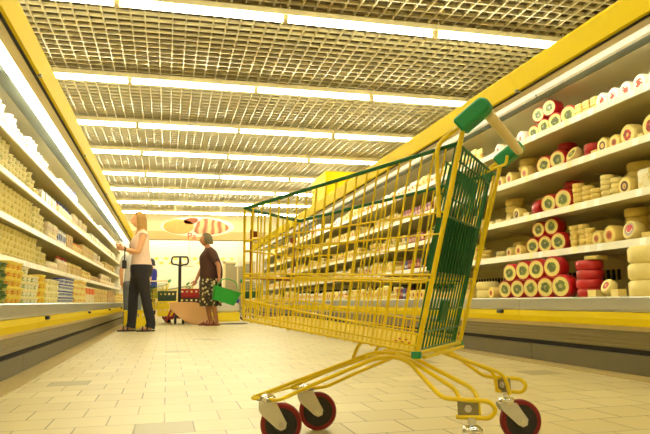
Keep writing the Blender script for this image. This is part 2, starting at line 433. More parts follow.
# ---------------------------------------------------------------- refrigerated cases
SHZ = [.43, .77, 1.07, 1.385, 1.69]
def make_case(side, x0, L, lamp):
    s = side
    root = thing('refrigerated_display_case', 'x', 'display case', (x0, 0, 0))
    def bx(d0, d1, z0, z1, m, mb=None, e=0.0):
        mb = mb or MB(); return mb.box((s * d0, -L / 2 + e, z0), (s * d1, L / 2 - e, z1), m)
    def slab(poly, m, mb=None, e=0.0):     # cross-section (depth, z) extruded along the case
        mb = mb or MB(); n = len(poly)
        vs = [V((s * d, -L / 2 + e, z)) for d, z in poly] + [V((s * d, L / 2 - e, z)) for d, z in poly]
        return mb.add(vs, [tuple(range(n)), tuple(range(n, 2 * n))[::-1]] + [(i, (i + 1) % n, n + (i + 1) % n, n + i) for i in range(n)], m)
    bx(0, .02, 0, .112, 'kick', e=.004).obj('kick_plate', root)
    bx(.02, .9, .02, .14, 'dark').obj('plinth', root)
    pb = slab([(-.035, .245), (.012, .14), (.05, .14), (.05, .245)], 'base')
    for k in range(4):
        f = (k + .5) / 4; d = -.035 + .047 * f; z = .245 - .105 * f
        slab([(d - .004, z + .006), (d - .004, z - .003), (d + .01, z - .008), (d + .01, z + .008)], 'base', pb)
    pb.obj('base_panel', root)
    slab([(-.06, .27), (-.05, .245), (.05, .245), (.05, .27)], 'beige').obj('base_trim', root)
    bm_ = slab([(-.08, .345), (-.085, .31), (-.08, .272), (-.03, .27), (-.03, .345)], 'yellow', e=.002).obj('bumper', root)
    c = MB()
    for yy in (-L / 2 + .25,):
        c.rbox((-.018, -.035, -.012), (.018, .035, .012), .012, 'black', Matrix.Translation((s * -.088, yy, .333)))
    c.obj('bumper_bolt', bm_)
    slab([(-.08, .36), (-.075, .348), (-.03, .346), (-.03, .422), (.0, .422), (.0, .432), (-.072, .432), (-.08, .424)], 'lip', e=.0015).obj('tray_lip', root)
    bx(0, .88, .40, .424, 'shelf').obj('tray', root)
    bk = bx(.86, .9, .14, 2.0, 'case_in').obj('back_panel', root)
    vt = MB()
    y = -L / 2 + .1
    while y < L / 2 - .1:
        vt.box((s * .852, y, .56), (s * .86, y + .03, .64), 'dark'); y += .06
    vt.obj('air_vent', bk)
    for z in SHZ[1:]:
        sh = slab([(.28, z - .022), (.86, z - .03), (.86, z), (.28, z)], 'shelf').obj('shelf', root)
        slab([(.262, z - .036), (.27, z + .012), (.28, z + .012), (.28, z - .036)], 'rail', e=.001).obj('price_rail', sh)
        for yy in (-L / 2 + .012, 0):
            MB().prism([(s * .6, z - .03), (s * .86, z - .075), (s * .86, z - .028), (s * .6, z - .026)], .004, 'shelf', Matrix.Translation((0, yy, 0)) @ Matrix.Rotation(PI / 2, 4, 'X')).obj('bracket', sh)
    slab([(-.0, 2.09), (.0, 2.0), (.28, 2.0), (.9, 2.0), (.9, 2.09)], 'white').obj('canopy', root)
    co = slab([(-.04, 2.105), (-.045, 2.09), (-.02, 1.955), (.0, 1.95), (.004, 1.965), (.004, 2.105)], 'yellow', e=.001).obj('cornice', root)
    MB().box((s * -.03, L / 2 - .03, 1.944), (s * .03, L / 2 + .0, 1.958), 'plate').obj('cornice_clip', co)
    slab([(.02, 2.0), (.02, 1.94), (.085, 1.94), (.085, 2.0)], 'beige').obj('light_housing', root)
    if s < 0:
        slab([(.09, 1.955), (.09, 1.937), (.148, 1.937), (.148, 1.955)], lamp, e=.02).obj('case_lamp', root)
        slab([(.149, 1.955), (.149, 1.915), (.153, 1.915), (.153, 1.955)], 'white', e=.01).obj('lamp_valance', root)
        slab([(.1535, 1.936), (.1535, 1.918), (.16, 1.92), (.16, 1.936)], 'added_emitter_left', e=.03).obj('case_lamp', root)  # extra emitter added behind the valance, brightens top shelf and lining
    else:
        slab([(.09, 1.955), (.09, 1.937), (.148, 1.937), (.148, 1.955)], 'canopy_strip_glow', e=.01).obj('glowing_white_strip', root)  # plain white canopy strip, given a faint glow so it shows pale
        slab([(.149, 1.955), (.149, 1.92), (.153, 1.92), (.153, 1.955)], 'white', e=.01).obj('lamp_valance', root)
        slab([(.1535, 1.936), (.1535, 1.922), (.16, 1.924), (.16, 1.936)], 'inner_lamp', e=.03).obj('case_lamp', root)
    slab([(-.0, 1.95), (.0, 1.944), (.02, 1.944), (.02, 1.95)], 'dark', e=.001).obj('painted_gap_shade', root)  # dark strip: shade of the gap behind the cornice, put in as colour
    slab([(.152, 1.99), (.152, 1.935), (.275, 1.94), (.28, 1.99)], 'grille').obj('air_grille', root)
    return root
def place(src, i, x, yc, lab, group):
    o = src if i == 0 else copy_tree(src)
    o.location = (x, yc, 0); tag(o, lab, 'display case', group); return o
cl = make_case(-1, -.88, 2.4, 'case_lamp')
units = [3.2, 5.6, 8.0, 10.4, 12.8, 15.2]
for i, yc in enumerate(units):
    place(cl, i, -.88, yc, 'open refrigerated case under yellow cornice, %s unit from the camera on left side of aisle' % nth(i + 1), 'left row of refrigerated cases')
cr = make_case(1, 2.5, 2.5, None)
units = [2.75 + 2.5 * k for k in range(7)]
for i, yc in enumerate(units):
    place(cr, i, 2.5, yc, 'open refrigerated case under yellow cornice, %s unit from the camera on right side of aisle' % nth(i + 1), 'right row of refrigerated cases')
# end panels of the two rows
for s, x0, y, nm in ((-1, -.88, 16.41, 'left'), (1, 2.5, 19.01, 'right')):
    o = MB().prism([(0, 0), (s * .9, 0), (s * .9, 2.1), (0, 2.1), (s * .02, 1.95), (s * .28, 1.93), (s * .3, .8), (s * -.05, .44), (s * -.05, .28), (0, .12)], .03, 'white', Matrix.Translation((x0, y + .03, 0)) @ Matrix.Rotation(PI / 2, 4, 'X')).obj('end_panel_board')
    tag(o, 'white end board closing the %s row of refrigerated cases' % nm, 'end panel')

# ---------------------------------------------------------------- products: shared meshes
def tub_mesh(r, h, print_):
    return MB().lathe([(r * .82, 0), (r * .86, .004), (r * .97, h * .8), (r, h * .84)], T[print_], 14).mesh('tub')
def lid_mesh(r, h, m):
    return MB().lathe([(r * 1.03, h * .80), (r * 1.06, h * .82), (r * 1.06, h * .97), (r * 1.0, h), (r * .6, h - .001)], m, 14).mesh('lid')
def box_mesh(w, d, h, print_):
    return MB().rbox((-w / 2, -d / 2, 0), (w / 2, d / 2, h), min(w, d) * .12, T[print_], n=2).mesh('pack')
def carton_mesh(w, h, print_):
    mb = MB().box((-w / 2, -w / 2, 0), (w / 2, w / 2, h * .78), T[print_])
    a, b = h * .78, h
    mb.add([(-w / 2, -w / 2, a), (w / 2, -w / 2, a), (w / 2, w / 2, a), (-w / 2, w / 2, a), (-w / 2, 0, b * .95), (w / 2, 0, b * .95)], [(0, 1, 5, 4), (2, 3, 4, 5), (1, 2, 5), (3, 0, 4)], T[print_])
    mb.box((-w / 2, -.003, b * .94), (w / 2, .003, b), T[print_]); return mb.mesh('carton')
def bottle_mesh(r, h, print_, capm):
    body = MB().lathe([(r * .9, 0), (r, .005), (r, h * .62), (r * .8, h * .74), (r * .38, h * .84), (r * .38, h * .88)], T[print_], 12).mesh('bottle')
    cap = MB().lathe([(r * .44, h * .87), (r * .44, h * .99), (r * .36, h)], capm, 10).mesh('cap')
    return body, cap
def jar_mesh(r, h, print_, capm):
    body = MB().lathe([(r * .94, 0), (r, .006), (r, h * .76), (r * .86, h * .84)], T[print_], 14).mesh('jar')
    cap = MB().lathe([(r * .92, h * .83), (r * .94, h * .85), (r * .94, h * .98), (r * .86, h)], capm, 14).mesh('lid')
    return body, cap
_cache = {}
KINDS = {   # key: (name, category, words, pitch, height, builder)
 'tub_green': ('margarine_tub', 'tub', 'dark green margarine tub', .135, .062, lambda: (tub_mesh(.06, .062, 'green'), lid_mesh(.06, .062, 'lid_green'))),
 'tub_red': ('margarine_tub', 'tub', 'yellow tub with red label', .140, .054, lambda: (tub_mesh(.062, .054, 'redyel'), lid_mesh(.062, .054, 'lid_yellow'))),
 'tub_wg': ('margarine_tub', 'tub', 'white tub with green print', .125, .05, lambda: (tub_mesh(.056, .05, 'whitegreen'), lid_mesh(.056, .05, 'lid_pale'))),
 'tub_yel': ('margarine_tub', 'tub', 'bright yellow tub', .115, .056, lambda: (tub_mesh(.052, .056, 'yellow'), lid_mesh(.052, .056, 'lid_yellow'))),
 'tub_pale': ('cheese_spread_tub', 'tub', 'pale yellow tub', .12, .05, lambda: (tub_mesh(.054, .05, 'pale'), lid_mesh(.054, .05, 'lid_pale'))),
 'tub_blue': ('cheese_spread_tub', 'tub', 'white tub with blue lid', .12, .06, lambda: (tub_mesh(.054, .06, 'bluewhite'), lid_mesh(.054, .06, 'lid_blue'))),
 'tub_cream': ('yogurt_tub', 'tub', 'cream-coloured tub', .122, .0505, lambda: (tub_mesh(.054, .0505, 'cream'), lid_mesh(.054, .0505, 'lid_cream'))),
 'tub_pale2': ('yogurt_tub', 'tub', 'pale cream tub', .122, .0505, lambda: (tub_mesh(.054, .0505, 'pale'), lid_mesh(.054, .0505, 'lid_pale'))),
 'tub_white': ('yogurt_tub', 'tub', 'white tub', .125, .048, lambda: (tub_mesh(.056, .048, 'white'), lid_mesh(.056, .048, 'lid_white'))),
 'box_yel': ('butter_pack', 'pack', 'yellow printed pack', .10, .065, lambda: (box_mesh(.1, .09, .065, 'yelpack'),)),
 'box_orange': ('cheese_carton', 'pack', 'orange and white pack', .115, .2, lambda: (box_mesh(.1, .1, .2, 'orange'),)),
 'box_tan': ('cheese_carton', 'pack', 'tall tan pack', .10, .2, lambda: (box_mesh(.09, .085, .2, 'tanbox'),)),
 'box_brown': ('dessert_pack', 'pack', 'brown and tan pack', .105, .1, lambda: (box_mesh(.09, .09, .1, 'brown'),)),
 'carton_bw': ('milk_carton', 'carton', 'blue and white carton', .09, .19, lambda: (carton_mesh(.075, .19, 'bluewhite'),)),
 'carton_w': ('milk_carton', 'carton', 'white carton', .09, .15, lambda: (carton_mesh(.075, .15, 'white'),)),
 'carton_tan': ('juice_carton', 'carton', 'tan carton', .1, .17, lambda: (carton_mesh(.08, .17, 'tanbox'),)),
 'jar_pink': ('dessert_jar', 'jar', 'pinkish jar with pale lid', .095, .1, lambda: jar_mesh(.04, .1, 'pink', 'lid_pale')),
 'jar_or': ('sauce_jar', 'jar', 'orange jar with orange lid', .095, .15, lambda: jar_mesh(.038, .15, 'tanbox', 'cap_orange')),
 'bottle_w': ('yogurt_bottle', 'bottle', 'white bottle with red cap', .085, .19, lambda: bottle_mesh(.036, .19, 'pink', 'cap_red')),
 'bottle_b': ('yogurt_bottle', 'bottle', 'white bottle with blue cap', .085, .19, lambda: bottle_mesh(.036, .19, 'white', 'lid_blue')),
}
def kmesh(k):
    if k not in _cache: _cache[k] = KINDS[k][5]()
    return _cache[k]
SHN_L = ['bottom tray', 'lowest shelf', 'second shelf', 'third shelf', 'top shelf']
def put_product(k, loc, rz=0, parts=True):
    nm = KINDS[k][0]; ms = kmesh(k)
    o = put(nm, ms[0], None, loc, (0, 0, rz))
    if len(ms) > 1: put('cap' if 'bottle' in nm else 'lid', ms[1], o)
    return o
UPW = {1: 'bottom one', 2: 'second up', 3: 'third up', 4: 'fourth up', 5: 'fifth up', 6: 'sixth up'}
stuff = []          # (kind, location) beyond what is built singly
tubs_built = 0
def left_level(lv, segs):
    global tubs_built
    xf = -1.19 if lv else -.93
    z0 = SHZ[lv] + .0005 if lv else .4245
    for si, (y0, y1, k, n0, n1) in enumerate(segs):
        nm, cat, words, pitch, h, _ = KINDS[k]
        r = pitch / 2
        far = y0 > 8.2
        p = pitch * (1.0 if y0 < 8 else 1.25)
        cnt = max(1, int((y1 - y0) / p))
        for c in range(cnt):
            yy = y0 + (c + .5) * p
            n = int(round(n0 + (n1 - n0) * (c / max(1, cnt - 1)) + random.uniform(-.35, .35))) if n0 > 1 else n0
            n = max(1, n)
            for j in range(n):
                jx = random.uniform(-.006, .006); jy = random.uniform(-.004, .004)
                loc = (xf - r + jx, yy + jy, z0 + j * (h + .0006))
                if cat == 'tub' and nm == 'yogurt_tub' and tubs_built >= 298:
                    stuff.append((k, loc)); continue
                if cat == 'tub' and nm == 'yogurt_tub': tubs_built += 1
                o = put_product(k, loc, random.uniform(-.06, .06))
                run = ''
                key = (lv, k); stacks = seen.setdefault(key, []);
                if not stacks or stacks[-1] != (si, c): stacks.append((si, c))
                idx = len(stacks)
                if n > 1 or n0 > 1: lab = '%s, %s in %s stack from camera, left %s' % (words, UPW[j + 1], nth(idx), SHN_L[lv])
                else: lab = '%s, %s from camera, left %s' % (words, nth(idx), SHN_L[lv])
                tag(o, lab, cat, '%ss on left case %s' % (words, SHN_L[lv]))
            if cat == 'tub' and nm == 'yogurt_tub':       # a second row behind the first
                for j in range(n): stuff.append((k, (xf - r - pitch, yy, z0 + j * (h + .0006))))
seen = {}
left_level(0, [(3.92, 4.2, 'tub_green', 4, 4), (4.2, 4.64, 'tub_red', 5, 5), (4.65, 5.2, 'tub_wg', 5, 4), (5.2, 5.45, 'tub_yel', 4, 4), (5.46, 6.1, 'tub_pale', 4, 4),
               (6.1, 6.95, 'tub_blue', 3, 4), (7.0, 7.9, 'box_yel', 3, 4), (7.95, 8.9, 'box_orange', 1, 1), (8.95, 10.8, 'box_tan', 1, 1), (10.8, 12.4, 'box_brown', 2, 1), (12.4, 15.5, 'box_yel', 2, 3)])
left_level(1, [(4.8, 6.5, 'tub_cream', 5, 5), (6.5, 6.95, 'tub_cream', 4, 3), (7.0, 7.6, 'jar_pink', 1, 2), (7.6, 8.3, 'bottle_w', 1, 1), (8.3, 9.6, 'carton_tan', 1, 1), (9.6, 10.6, 'box_yel', 2, 2), (10.6, 12.4, 'box_brown', 1, 2), (12.4, 15.5, 'jar_pink', 2, 1)])
left_level(2, [(4.75, 6.2, 'tub_cream', 5, 5), (6.2, 6.8, 'tub_pale2', 5, 4), (6.9, 7.5, 'jar_pink', 2, 2), (7.5, 8.1, 'carton_bw', 1, 1), (8.15, 8.7, 'box_brown', 2, 2), (8.75, 9.6, 'jar_or', 1, 1), (9.6, 11, 'box_tan', 1, 1), (11, 13, 'jar_pink', 2, 1), (13, 15.5, 'carton_tan', 1, 1)])
left_level(3, [(4.7, 5.9, 'tub_pale2', 5, 4), (5.9, 6.4, 'tub_pale2', 4, 2), (6.45, 7.3, 'carton_w', 1, 1), (7.3, 7.5, 'jar_or', 1, 1), (7.5, 8.6, 'bottle_b', 1, 1), (8.6, 10.5, 'jar_pink', 2, 1), (10.5, 15.5, 'carton_w', 1, 1)])
left_level(4, [(4.6, 5.8, 'tub_white', 4, 3), (5.8, 7.4, 'tub_white', 4, 2), (7.5, 8.2, 'carton_w', 1, 1), (8.2, 9.0, 'bottle_b', 1, 1), (9.0, 12, 'tub_white', 2, 1), (12, 15.5, 'carton_w', 1, 1)])
if stuff:
    mb = MB()
    for k, loc in stuff:
        _, _, _, pitch, h, _ = KINDS[k]; r = pitch / 2 * .92
        mb.lathe([(r * .85, 0), (r, h * .78), (r * 1.04, h * .8), (r * 1.04, h), (r * .5, h)], {'tub_white': 'lid_white', 'tub_pale2': 'lid_pale'}.get(k, 'lid_cream'), 10, Matrix.Translation(loc))
    tag(mb.obj('yogurt_tubs'), 'further pale tubs in rows behind and beyond the front stacks, left case shelves', 'tubs', None, 'stuff')

# ---------------------------------------------------------------- cheeses on the right
RY = Matrix.Rotation(-PI / 2, 4, 'Y')      # local +z -> world -x: faces the aisle
def wheel_me(r, t, m):
    c = r * .12
    return MB().lathe([(r - c, 0), (r, c), (r, t - c), (r - c, t)], m, 24).mesh('wheel')
def disc_me(r, m):
    return MB().lathe([(r, 0), (r, .0012), (r * .98, .0016)], m, 24, smooth=False).mesh('label')
def wheel(kind, r, t, rind, label):
    key = (kind, round(r, 4), round(t, 3), rind, label)
    if key not in _cache: _cache[key] = (wheel_me(r, t, rind), disc_me(r * .86, label) if label else None)
    return _cache[key]
SHN_R = ['bottom tray', 'lowest shelf', 'second shelf', 'third shelf', 'top shelf']
reg = []      # (object, description, level, y, stack index, row words)
def face_wheel(nm, lv, y, z, r, t, rind, label, desc, lean=0, xf=None, row='', along=False, yaw=0):
    wm, dm = wheel(nm, r, t, rind, label)
    o = put(nm, wm)
    xf = xf if xf is not None else (2.66 if lv == 0 else 2.83)
    if along: o.matrix_world = Matrix.Translation((xf + r, y - t / 2, z + r)) @ Matrix.Rotation(-PI / 2, 4, 'X')
    else:
        o.matrix_world = Matrix.Translation((xf + t, y, z + r)) @ Matrix.Rotation(yaw, 4, 'Z') @ Matrix.Rotation(lean, 4, 'Y') @ RY
    if dm: put('label', dm, o, (0, 0, t))
    reg.append([o, desc, lv, y, row, 'cheese']); return o
def flat_stack(nm, lv, y, z, r, h, n, rind, desc, x, label=None):
    wm, dm = wheel(nm + 'flat', r, h, rind, label)
    for j in range(n):
        o = put(nm, wm, None, (x + random.uniform(-.004, .004), y + random.uniform(-.004, .004), z + j * (h + .001)))
        if label: put('label', dm, o, (0, 0, h))
        reg.append([o, desc, lv, y, (UPW[j + 1]), 'cheese'])
def block(lv, y, z, w, d, h, m, desc, x, rz=0, nm='cheese_wedge'):
    key = ('blk', w, d, h, m)
    if key not in _cache:
        _cache[key] = MB().prism([(-d / 2, -w / 2), (d / 2, -w * .32), (d / 2, w * .32), (-d / 2, w / 2)], h, m).mesh('wedge') if nm == 'cheese_wedge' else MB().rbox((-d / 2, -w / 2, 0), (d / 2, w / 2, h), min(d, w) * .2, m).mesh('pack')
    o = put(nm, _cache[key], None, (x, y, z), (0, 0, rz)); reg.append([o, desc, lv, y, '', 'cheese']); return o
def packet(lv, y, z, w, h, print_, desc, x, nm='cheese_packet', d=.05):
    key = ('pkt', w, h, print_, d)
    if key not in _cache:
        a = MB(); n = 6; rings = []
        prof = [(0, .35), (.04, 1), (.5, 1.08), (.9, .9), (.96, .25), (1, .12)]
        vs = []
        for f, q in prof:
            for k in range(12):
                t_ = 2 * PI * k / 12; ww = w / 2 * (1 if f > .02 else .96)
                vs.append((d / 2 * q * math.copysign(abs(math.cos(t_)) ** .7, math.cos(t_)), ww * math.copysign(abs(math.sin(t_)) ** .6, math.sin(t_)), f * h))
        fs = [tuple(range(12))[::-1], tuple(range(60, 72))]
        for i in range(5):
            for k in range(12): fs.append((i * 12 + k, i * 12 + (k + 1) % 12, (i + 1) * 12 + (k + 1) % 12, (i + 1) * 12 + k))
        _cache[key] = a.add(vs, fs, T[print_], True).mesh('packet')
    o = put(nm, _cache[key], None, (x, y, z), (0, 0, random.uniform(-.1, .1))); reg.append([o, desc, lv, y, '', 'pack']); return o

RED = 'red-rind cheese wheel with green label'
near = {
 0: [(5.06, 'L', 0, .2, 2), (4.83, 'Y', 0, .1, 1), (4.65, 'W', 0, .15, 1), (4.46, 'W', 0, .154, 1), (4.275, 'W', 0, .158, 1), (4.085, 'W', 0, .16, 1), (3.895, 'W', 0, .166, 1), (4.555, 'W', 1, .152, 1), (4.365, 'W', 1, .156, 1), (4.18, 'W', 1, .158, 1), (3.99, 'W', 1, .158, 1), (3.69, 'S', 0, .18, 4), (3.54, 'B', 0, .085, 1), (3.43, 'D', 0, .1, 1), (3.325, 'B', 0, .07, 1), (3.14, 'L', 0, .26, 3)],
 1: [(5.29, 's', 0, .11, 3), (5.0, 's', 0, .09, 2), (4.8, 'Y', 0, .09, 1), (4.65, 'Y', 0, .1, 1), (4.48, 'W', 0, .142, 1), (4.31, 'W', 0, .145, 1), (4.135, 'W', 0, .15, 1), (4.39, 'W', 1, .134, 1), (4.22, 'W', 1, .14, 1), (3.94, 's', 0, .075, 5), (3.84, 's', 0, .08, 5), (3.765, 's', 0, .065, 4), (3.665, 'Y', 0, .11, 1), (3.535, 'Y', 0, .13, 1), (3.35, 'U', 0, .13, 1), (3.2, 'B', 0, .12, 1)],
 2: [(5.13, 'B', 0, .1, 1), (4.97, 'B', 0, .1, 1), (4.8, 'B', 0, .09, 1), (4.65, 'R', 0, .11, 1), (4.52, 'B', 0, .09, 1), (4.385, 'E', 0, .14, 1), (4.235, 'W', 0, .155, 1), (4.055, 'W', 0, .165, 1), (3.87, 's', 0, .085, 5), (3.77, 's', 0, .08, 4), (3.675, 's', 0, .08, 3), (3.57, 's', 0, .09, 5), (3.475, 's', 0, .08, 4), (3.36, 'R', 0, .125, 1), (3.22, 'P', 0, .1, 1), (3.13, 's', 0, .08, 4)],
 3: [(5.03, 'Y', 0, .1, 1), (4.89, 'Y', 0, .11, 1), (4.74, 'Y', 0, .12, 1), (4.5, 'Y', 0, .12, 1), (4.27, 'W', 0, .15, 1), (4.09, 'W', 0, .155, 1), (3.92, 'D', 0, .13, 1), (3.755, 'S', 0, .15, 2), (3.64, 'B', 0, .07, 1), (3.54, 'R', 0, .115, 1), (3.425, 'Y', 0, .105, 1), (3.3, 'O', 0, .14, 1), (3.205, 'B', 0, .05, 1), (3.1, 'O', 0, .15, 1)],
 4: [(4.9, 'K', 0, .1, 1), (4.7, 'K', 0, .11, 1), (4.53, 'K', 0, .12, 1), (4.375, 'W', 0, .12, 1), (4.23, 'W', 0, .135, 1), (4.085, 'W', 0, .14, 1), (3.93, 'W', 0, .15, 1), (4.3, 'W', 1, .125, 1), (4.15, 'W', 1, .135, 1), (3.79, 'p', 0, .07, 2), (3.705, 'p', 0, .07, 2), (3.62, 'p', 0, .07, 2), (3.52, 'K', 0, .115, 1), (3.405, 'K', 0, .112, 1), (3.29, 'K', 0, .115, 1), (3.165, 'K', 0, .12, 1), (3.035, 'K', 0, .12, 1)]}
for lv, items in near.items():
    z = (SHZ[lv] + .0005) if lv else .4245
    xf = 2.66 if lv == 0 else 2.83
    wr = {it[0]: it[3] / 2 for it in items if it[1] == 'W' and it[2] == 0}
    for y, k, row, d, n in items:
        r = d / 2
        if k == 'W':
            zz = z
            if row:
                zz = max(z + q1 + math.sqrt(max((q1 + r + .002) ** 2 - ((yq - y) * .94) ** 2, 0)) for yq, q1 in wr.items() if abs(yq - y) < q1 + r) - r + .001
            face_wheel('red_cheese_wheel', lv, y, zz, r, .10, 'red_rind', 'lab_green', RED, row='upper row' if row else 'lower row' if lv in (0, 1, 4) else '', xf=xf + random.uniform(0, .008), yaw=.32)
        elif k == 'E': face_wheel('red_cheese_wheel', lv, y, z, r, .1, 'red_rind', None, 'red-rind cheese wheel standing edge-on', along=True)
        elif k == 'Y': face_wheel('yellow_cheese_wheel', lv, y, z, r, .09, 'yel_rind', 'lab_orange', 'yellow cheese wheel with orange label')
        elif k == 'U': face_wheel('yellow_cheese_wheel', lv, y, z, r, .07, 'pale_rind', 'lab_blue', 'pale cheese wheel with blue and red label', lean=.25)
        elif k == 'R': face_wheel('yellow_cheese_wheel', lv, y, z, r, .08, 'yel_rind', 'lab_brown', 'yellow cheese wheel with dark ringed label')
        elif k == 'O': face_wheel('yellow_cheese_wheel', lv, y, z, r, .08, 'pale_rind', 'lab_red', 'pale cheese wheel with red label')
        elif k == 'K': face_wheel('white_cheese_wheel', lv, y, z, r, .08, 'white_rind', 'lab_white', 'white cheese wheel with red label')
        elif k == 'D': face_wheel('yellow_cheese_wheel', lv, y, z + .004, r, .05, 'pale_rind', 'lab_red' if lv == 0 else 'lab_green', 'pale cheese wheel leaning back', lean=.5, xf=xf + .03)
        elif k == 'S': flat_stack('red_cheese_wheel', lv, y, z, r, .062, n, 'red_rind', 'flat red-rind cheese wheel', xf + r + .03)
        elif k == 'L': flat_stack('large_cheese_wheel', lv, y, z, r, .1 if n == 3 else .075, n, 'pale_rind', 'large flat pale cheese wheel', xf + r)
        elif k == 's': flat_stack('small_cheese_disc', lv, y, z, r, .034, n, 'yel_rind' if random.random() < .6 else 'pale_rind', 'small flat yellow cheese disc', xf + r)
        elif k == 'B': block(lv, y, z, d * .95, d, .052, 'pale_rind' if random.random() < .6 else 'yel_rind', 'pale yellow wedge of cheese', xf + d / 2 + .01)
        elif k == 'P': packet(lv, y, z, d, .15, 'white', 'upright white cheese packet', xf + .04)
        elif k == 'p':
            for j in range(n): block(lv, y, z + j * .061, d, .1, .06, T['yelpack'], 'printed yellow cheese pack', xf + .06, random.uniform(-.04, .04), 'cheese_pack')
# extras behind the front row
def behind(lv, y, kind, z=None):
    z = z if z is not None else SHZ[lv] + .0005
    if kind == 'S': flat_stack('red_cheese_wheel', lv, y, z, .075, .06, 4 if lv < 4 else 3, 'red_rind', 'red-rind cheese wheel stacked flat behind', 3.04)
    else: flat_stack('large_cheese_wheel', lv, y, z, .085, .06, 4, 'yel_rind', 'yellow cheese wheel stacked flat behind', 3.04)
behind(2, 4.15, 'S'); behind(3, 4.2, 'S'); behind(4, 4.0, 'S'); behind(1, 3.5, 'y'); behind(1, 3.28, 'y'); behind(1, 3.06, 'y'); behind(2, 3.45, 'y'); behind(2, 5.0, 'y'); behind(3, 4.75, 'y')
flat = flat_stack('large_cheese_wheel', 1, 5.0, SHZ[1] + .0005, .09, .05, 3, 'yel_rind', 'yellow cheese wheel stacked flat behind', 3.1)
block(0, 3.63, .4245 + 4 * .063 + .002, .1, .13, .025, 'yel_rind', 'flat yellow pack lying on the red cheese stack', 2.79, .2, 'cheese_pack')
# the long run further down the aisle, seen through the cart
for lv in range(5):
    z = (SHZ[lv] + .0005) if lv else .4245; xf = 2.66 if lv == 0 else 2.83
    y = 5.32 if lv else 5.3
    if lv == 1: y = 5.45
    mode = None; left = 0
    while y < 18.6:
        if left <= 0:
            mode = random.choice(['packet', 'packet', 'stack', 'wheel', 'pack', 'pack', 'wpacket']); left = random.randint(3, 7)
            if 6.2 < y < 7.0 and lv < 4: mode = 'dark'
            if lv == 4: mode = random.choice(['wpacket', 'wwheel', 'wpacket', 'packet'])
        left -= 1
        w = .11 if y < 8 else (.15 if y < 11 else .22)
        if mode == 'packet': packet(lv, y, z, w * .8, random.choice((.13, .16, .18)), 'yelpack', 'upright yellow cheese packet', xf + .05)
        elif mode == 'wpacket': packet(lv, y, z, w * .8, random.choice((.13, .15)), 'whitepack', 'upright white packet with red print', xf + .05)
        elif mode == 'dark':
            bl = random.random() < .25
            block(lv, y, z, .085, .06, .13, T['bluepack' if bl else 'darkred'], 'blue upright pack' if bl else 'dark red upright pack', xf + .04, 0, 'meat_pack'); w = .095
        elif mode == 'stack':
            flat_stack('small_cheese_disc', lv, y, z, w * .45, .045, random.randint(2, 4), 'yel_rind', 'small flat yellow cheese disc', xf + w * .5)
        elif mode == 'wheel': face_wheel('yellow_cheese_wheel', lv, y, z, w * .48, .08, 'yel_rind', 'lab_orange', 'yellow cheese wheel with orange label')
        elif mode == 'wwheel': face_wheel('white_cheese_wheel', lv, y, z, w * .48, .08, 'white_rind', 'lab_white', 'white cheese wheel with red label')
        elif mode == 'pack':
            for j in range(random.randint(1, 2)): block(lv, y, z + j * .076, w * .86, .11, .075, T['yelpack'], 'printed yellow cheese pack', xf + .06, 0, 'cheese_pack')
        y += w * 1.04
# one label each: kind by kind, counted from the camera along its shelf
cnt = {}
reg.sort(key=lambda q: q[3])
for o, desc, lv, y, row, cat in reg:
    key = (desc, lv, row if 'row' in row else '', )
    d = cnt.setdefault(key, [])
    if not d or abs(d[-1] - y) > .02: d.append(y)
    i = len(d)
    w = 'right ' + SHN_R[lv]
    if 'row' in row: lab = '%s, %s from camera, %s, %s' % (desc, nth(i), row, w)
    elif row: lab = '%s, %s, %s stack from camera, %s' % (desc, row, nth(i), w)
    else: lab = '%s, %s from camera, %s' % (desc, nth(i), w)
    tag(o, lab, cat, '%ss on %s' % (desc, w))
used = {}
for o, desc, lv, y, row, cat in reg:      # packs piled two high share a place: say which
    used.setdefault(o['label'], []).append(o)
for lab, os_ in used.items():
    if len(os_) > 1:
        os_.sort(key=lambda q: q.location.z)
        for j, o in enumerate(os_): o['label'] = lab + (', underneath' if j == 0 else ', on top')

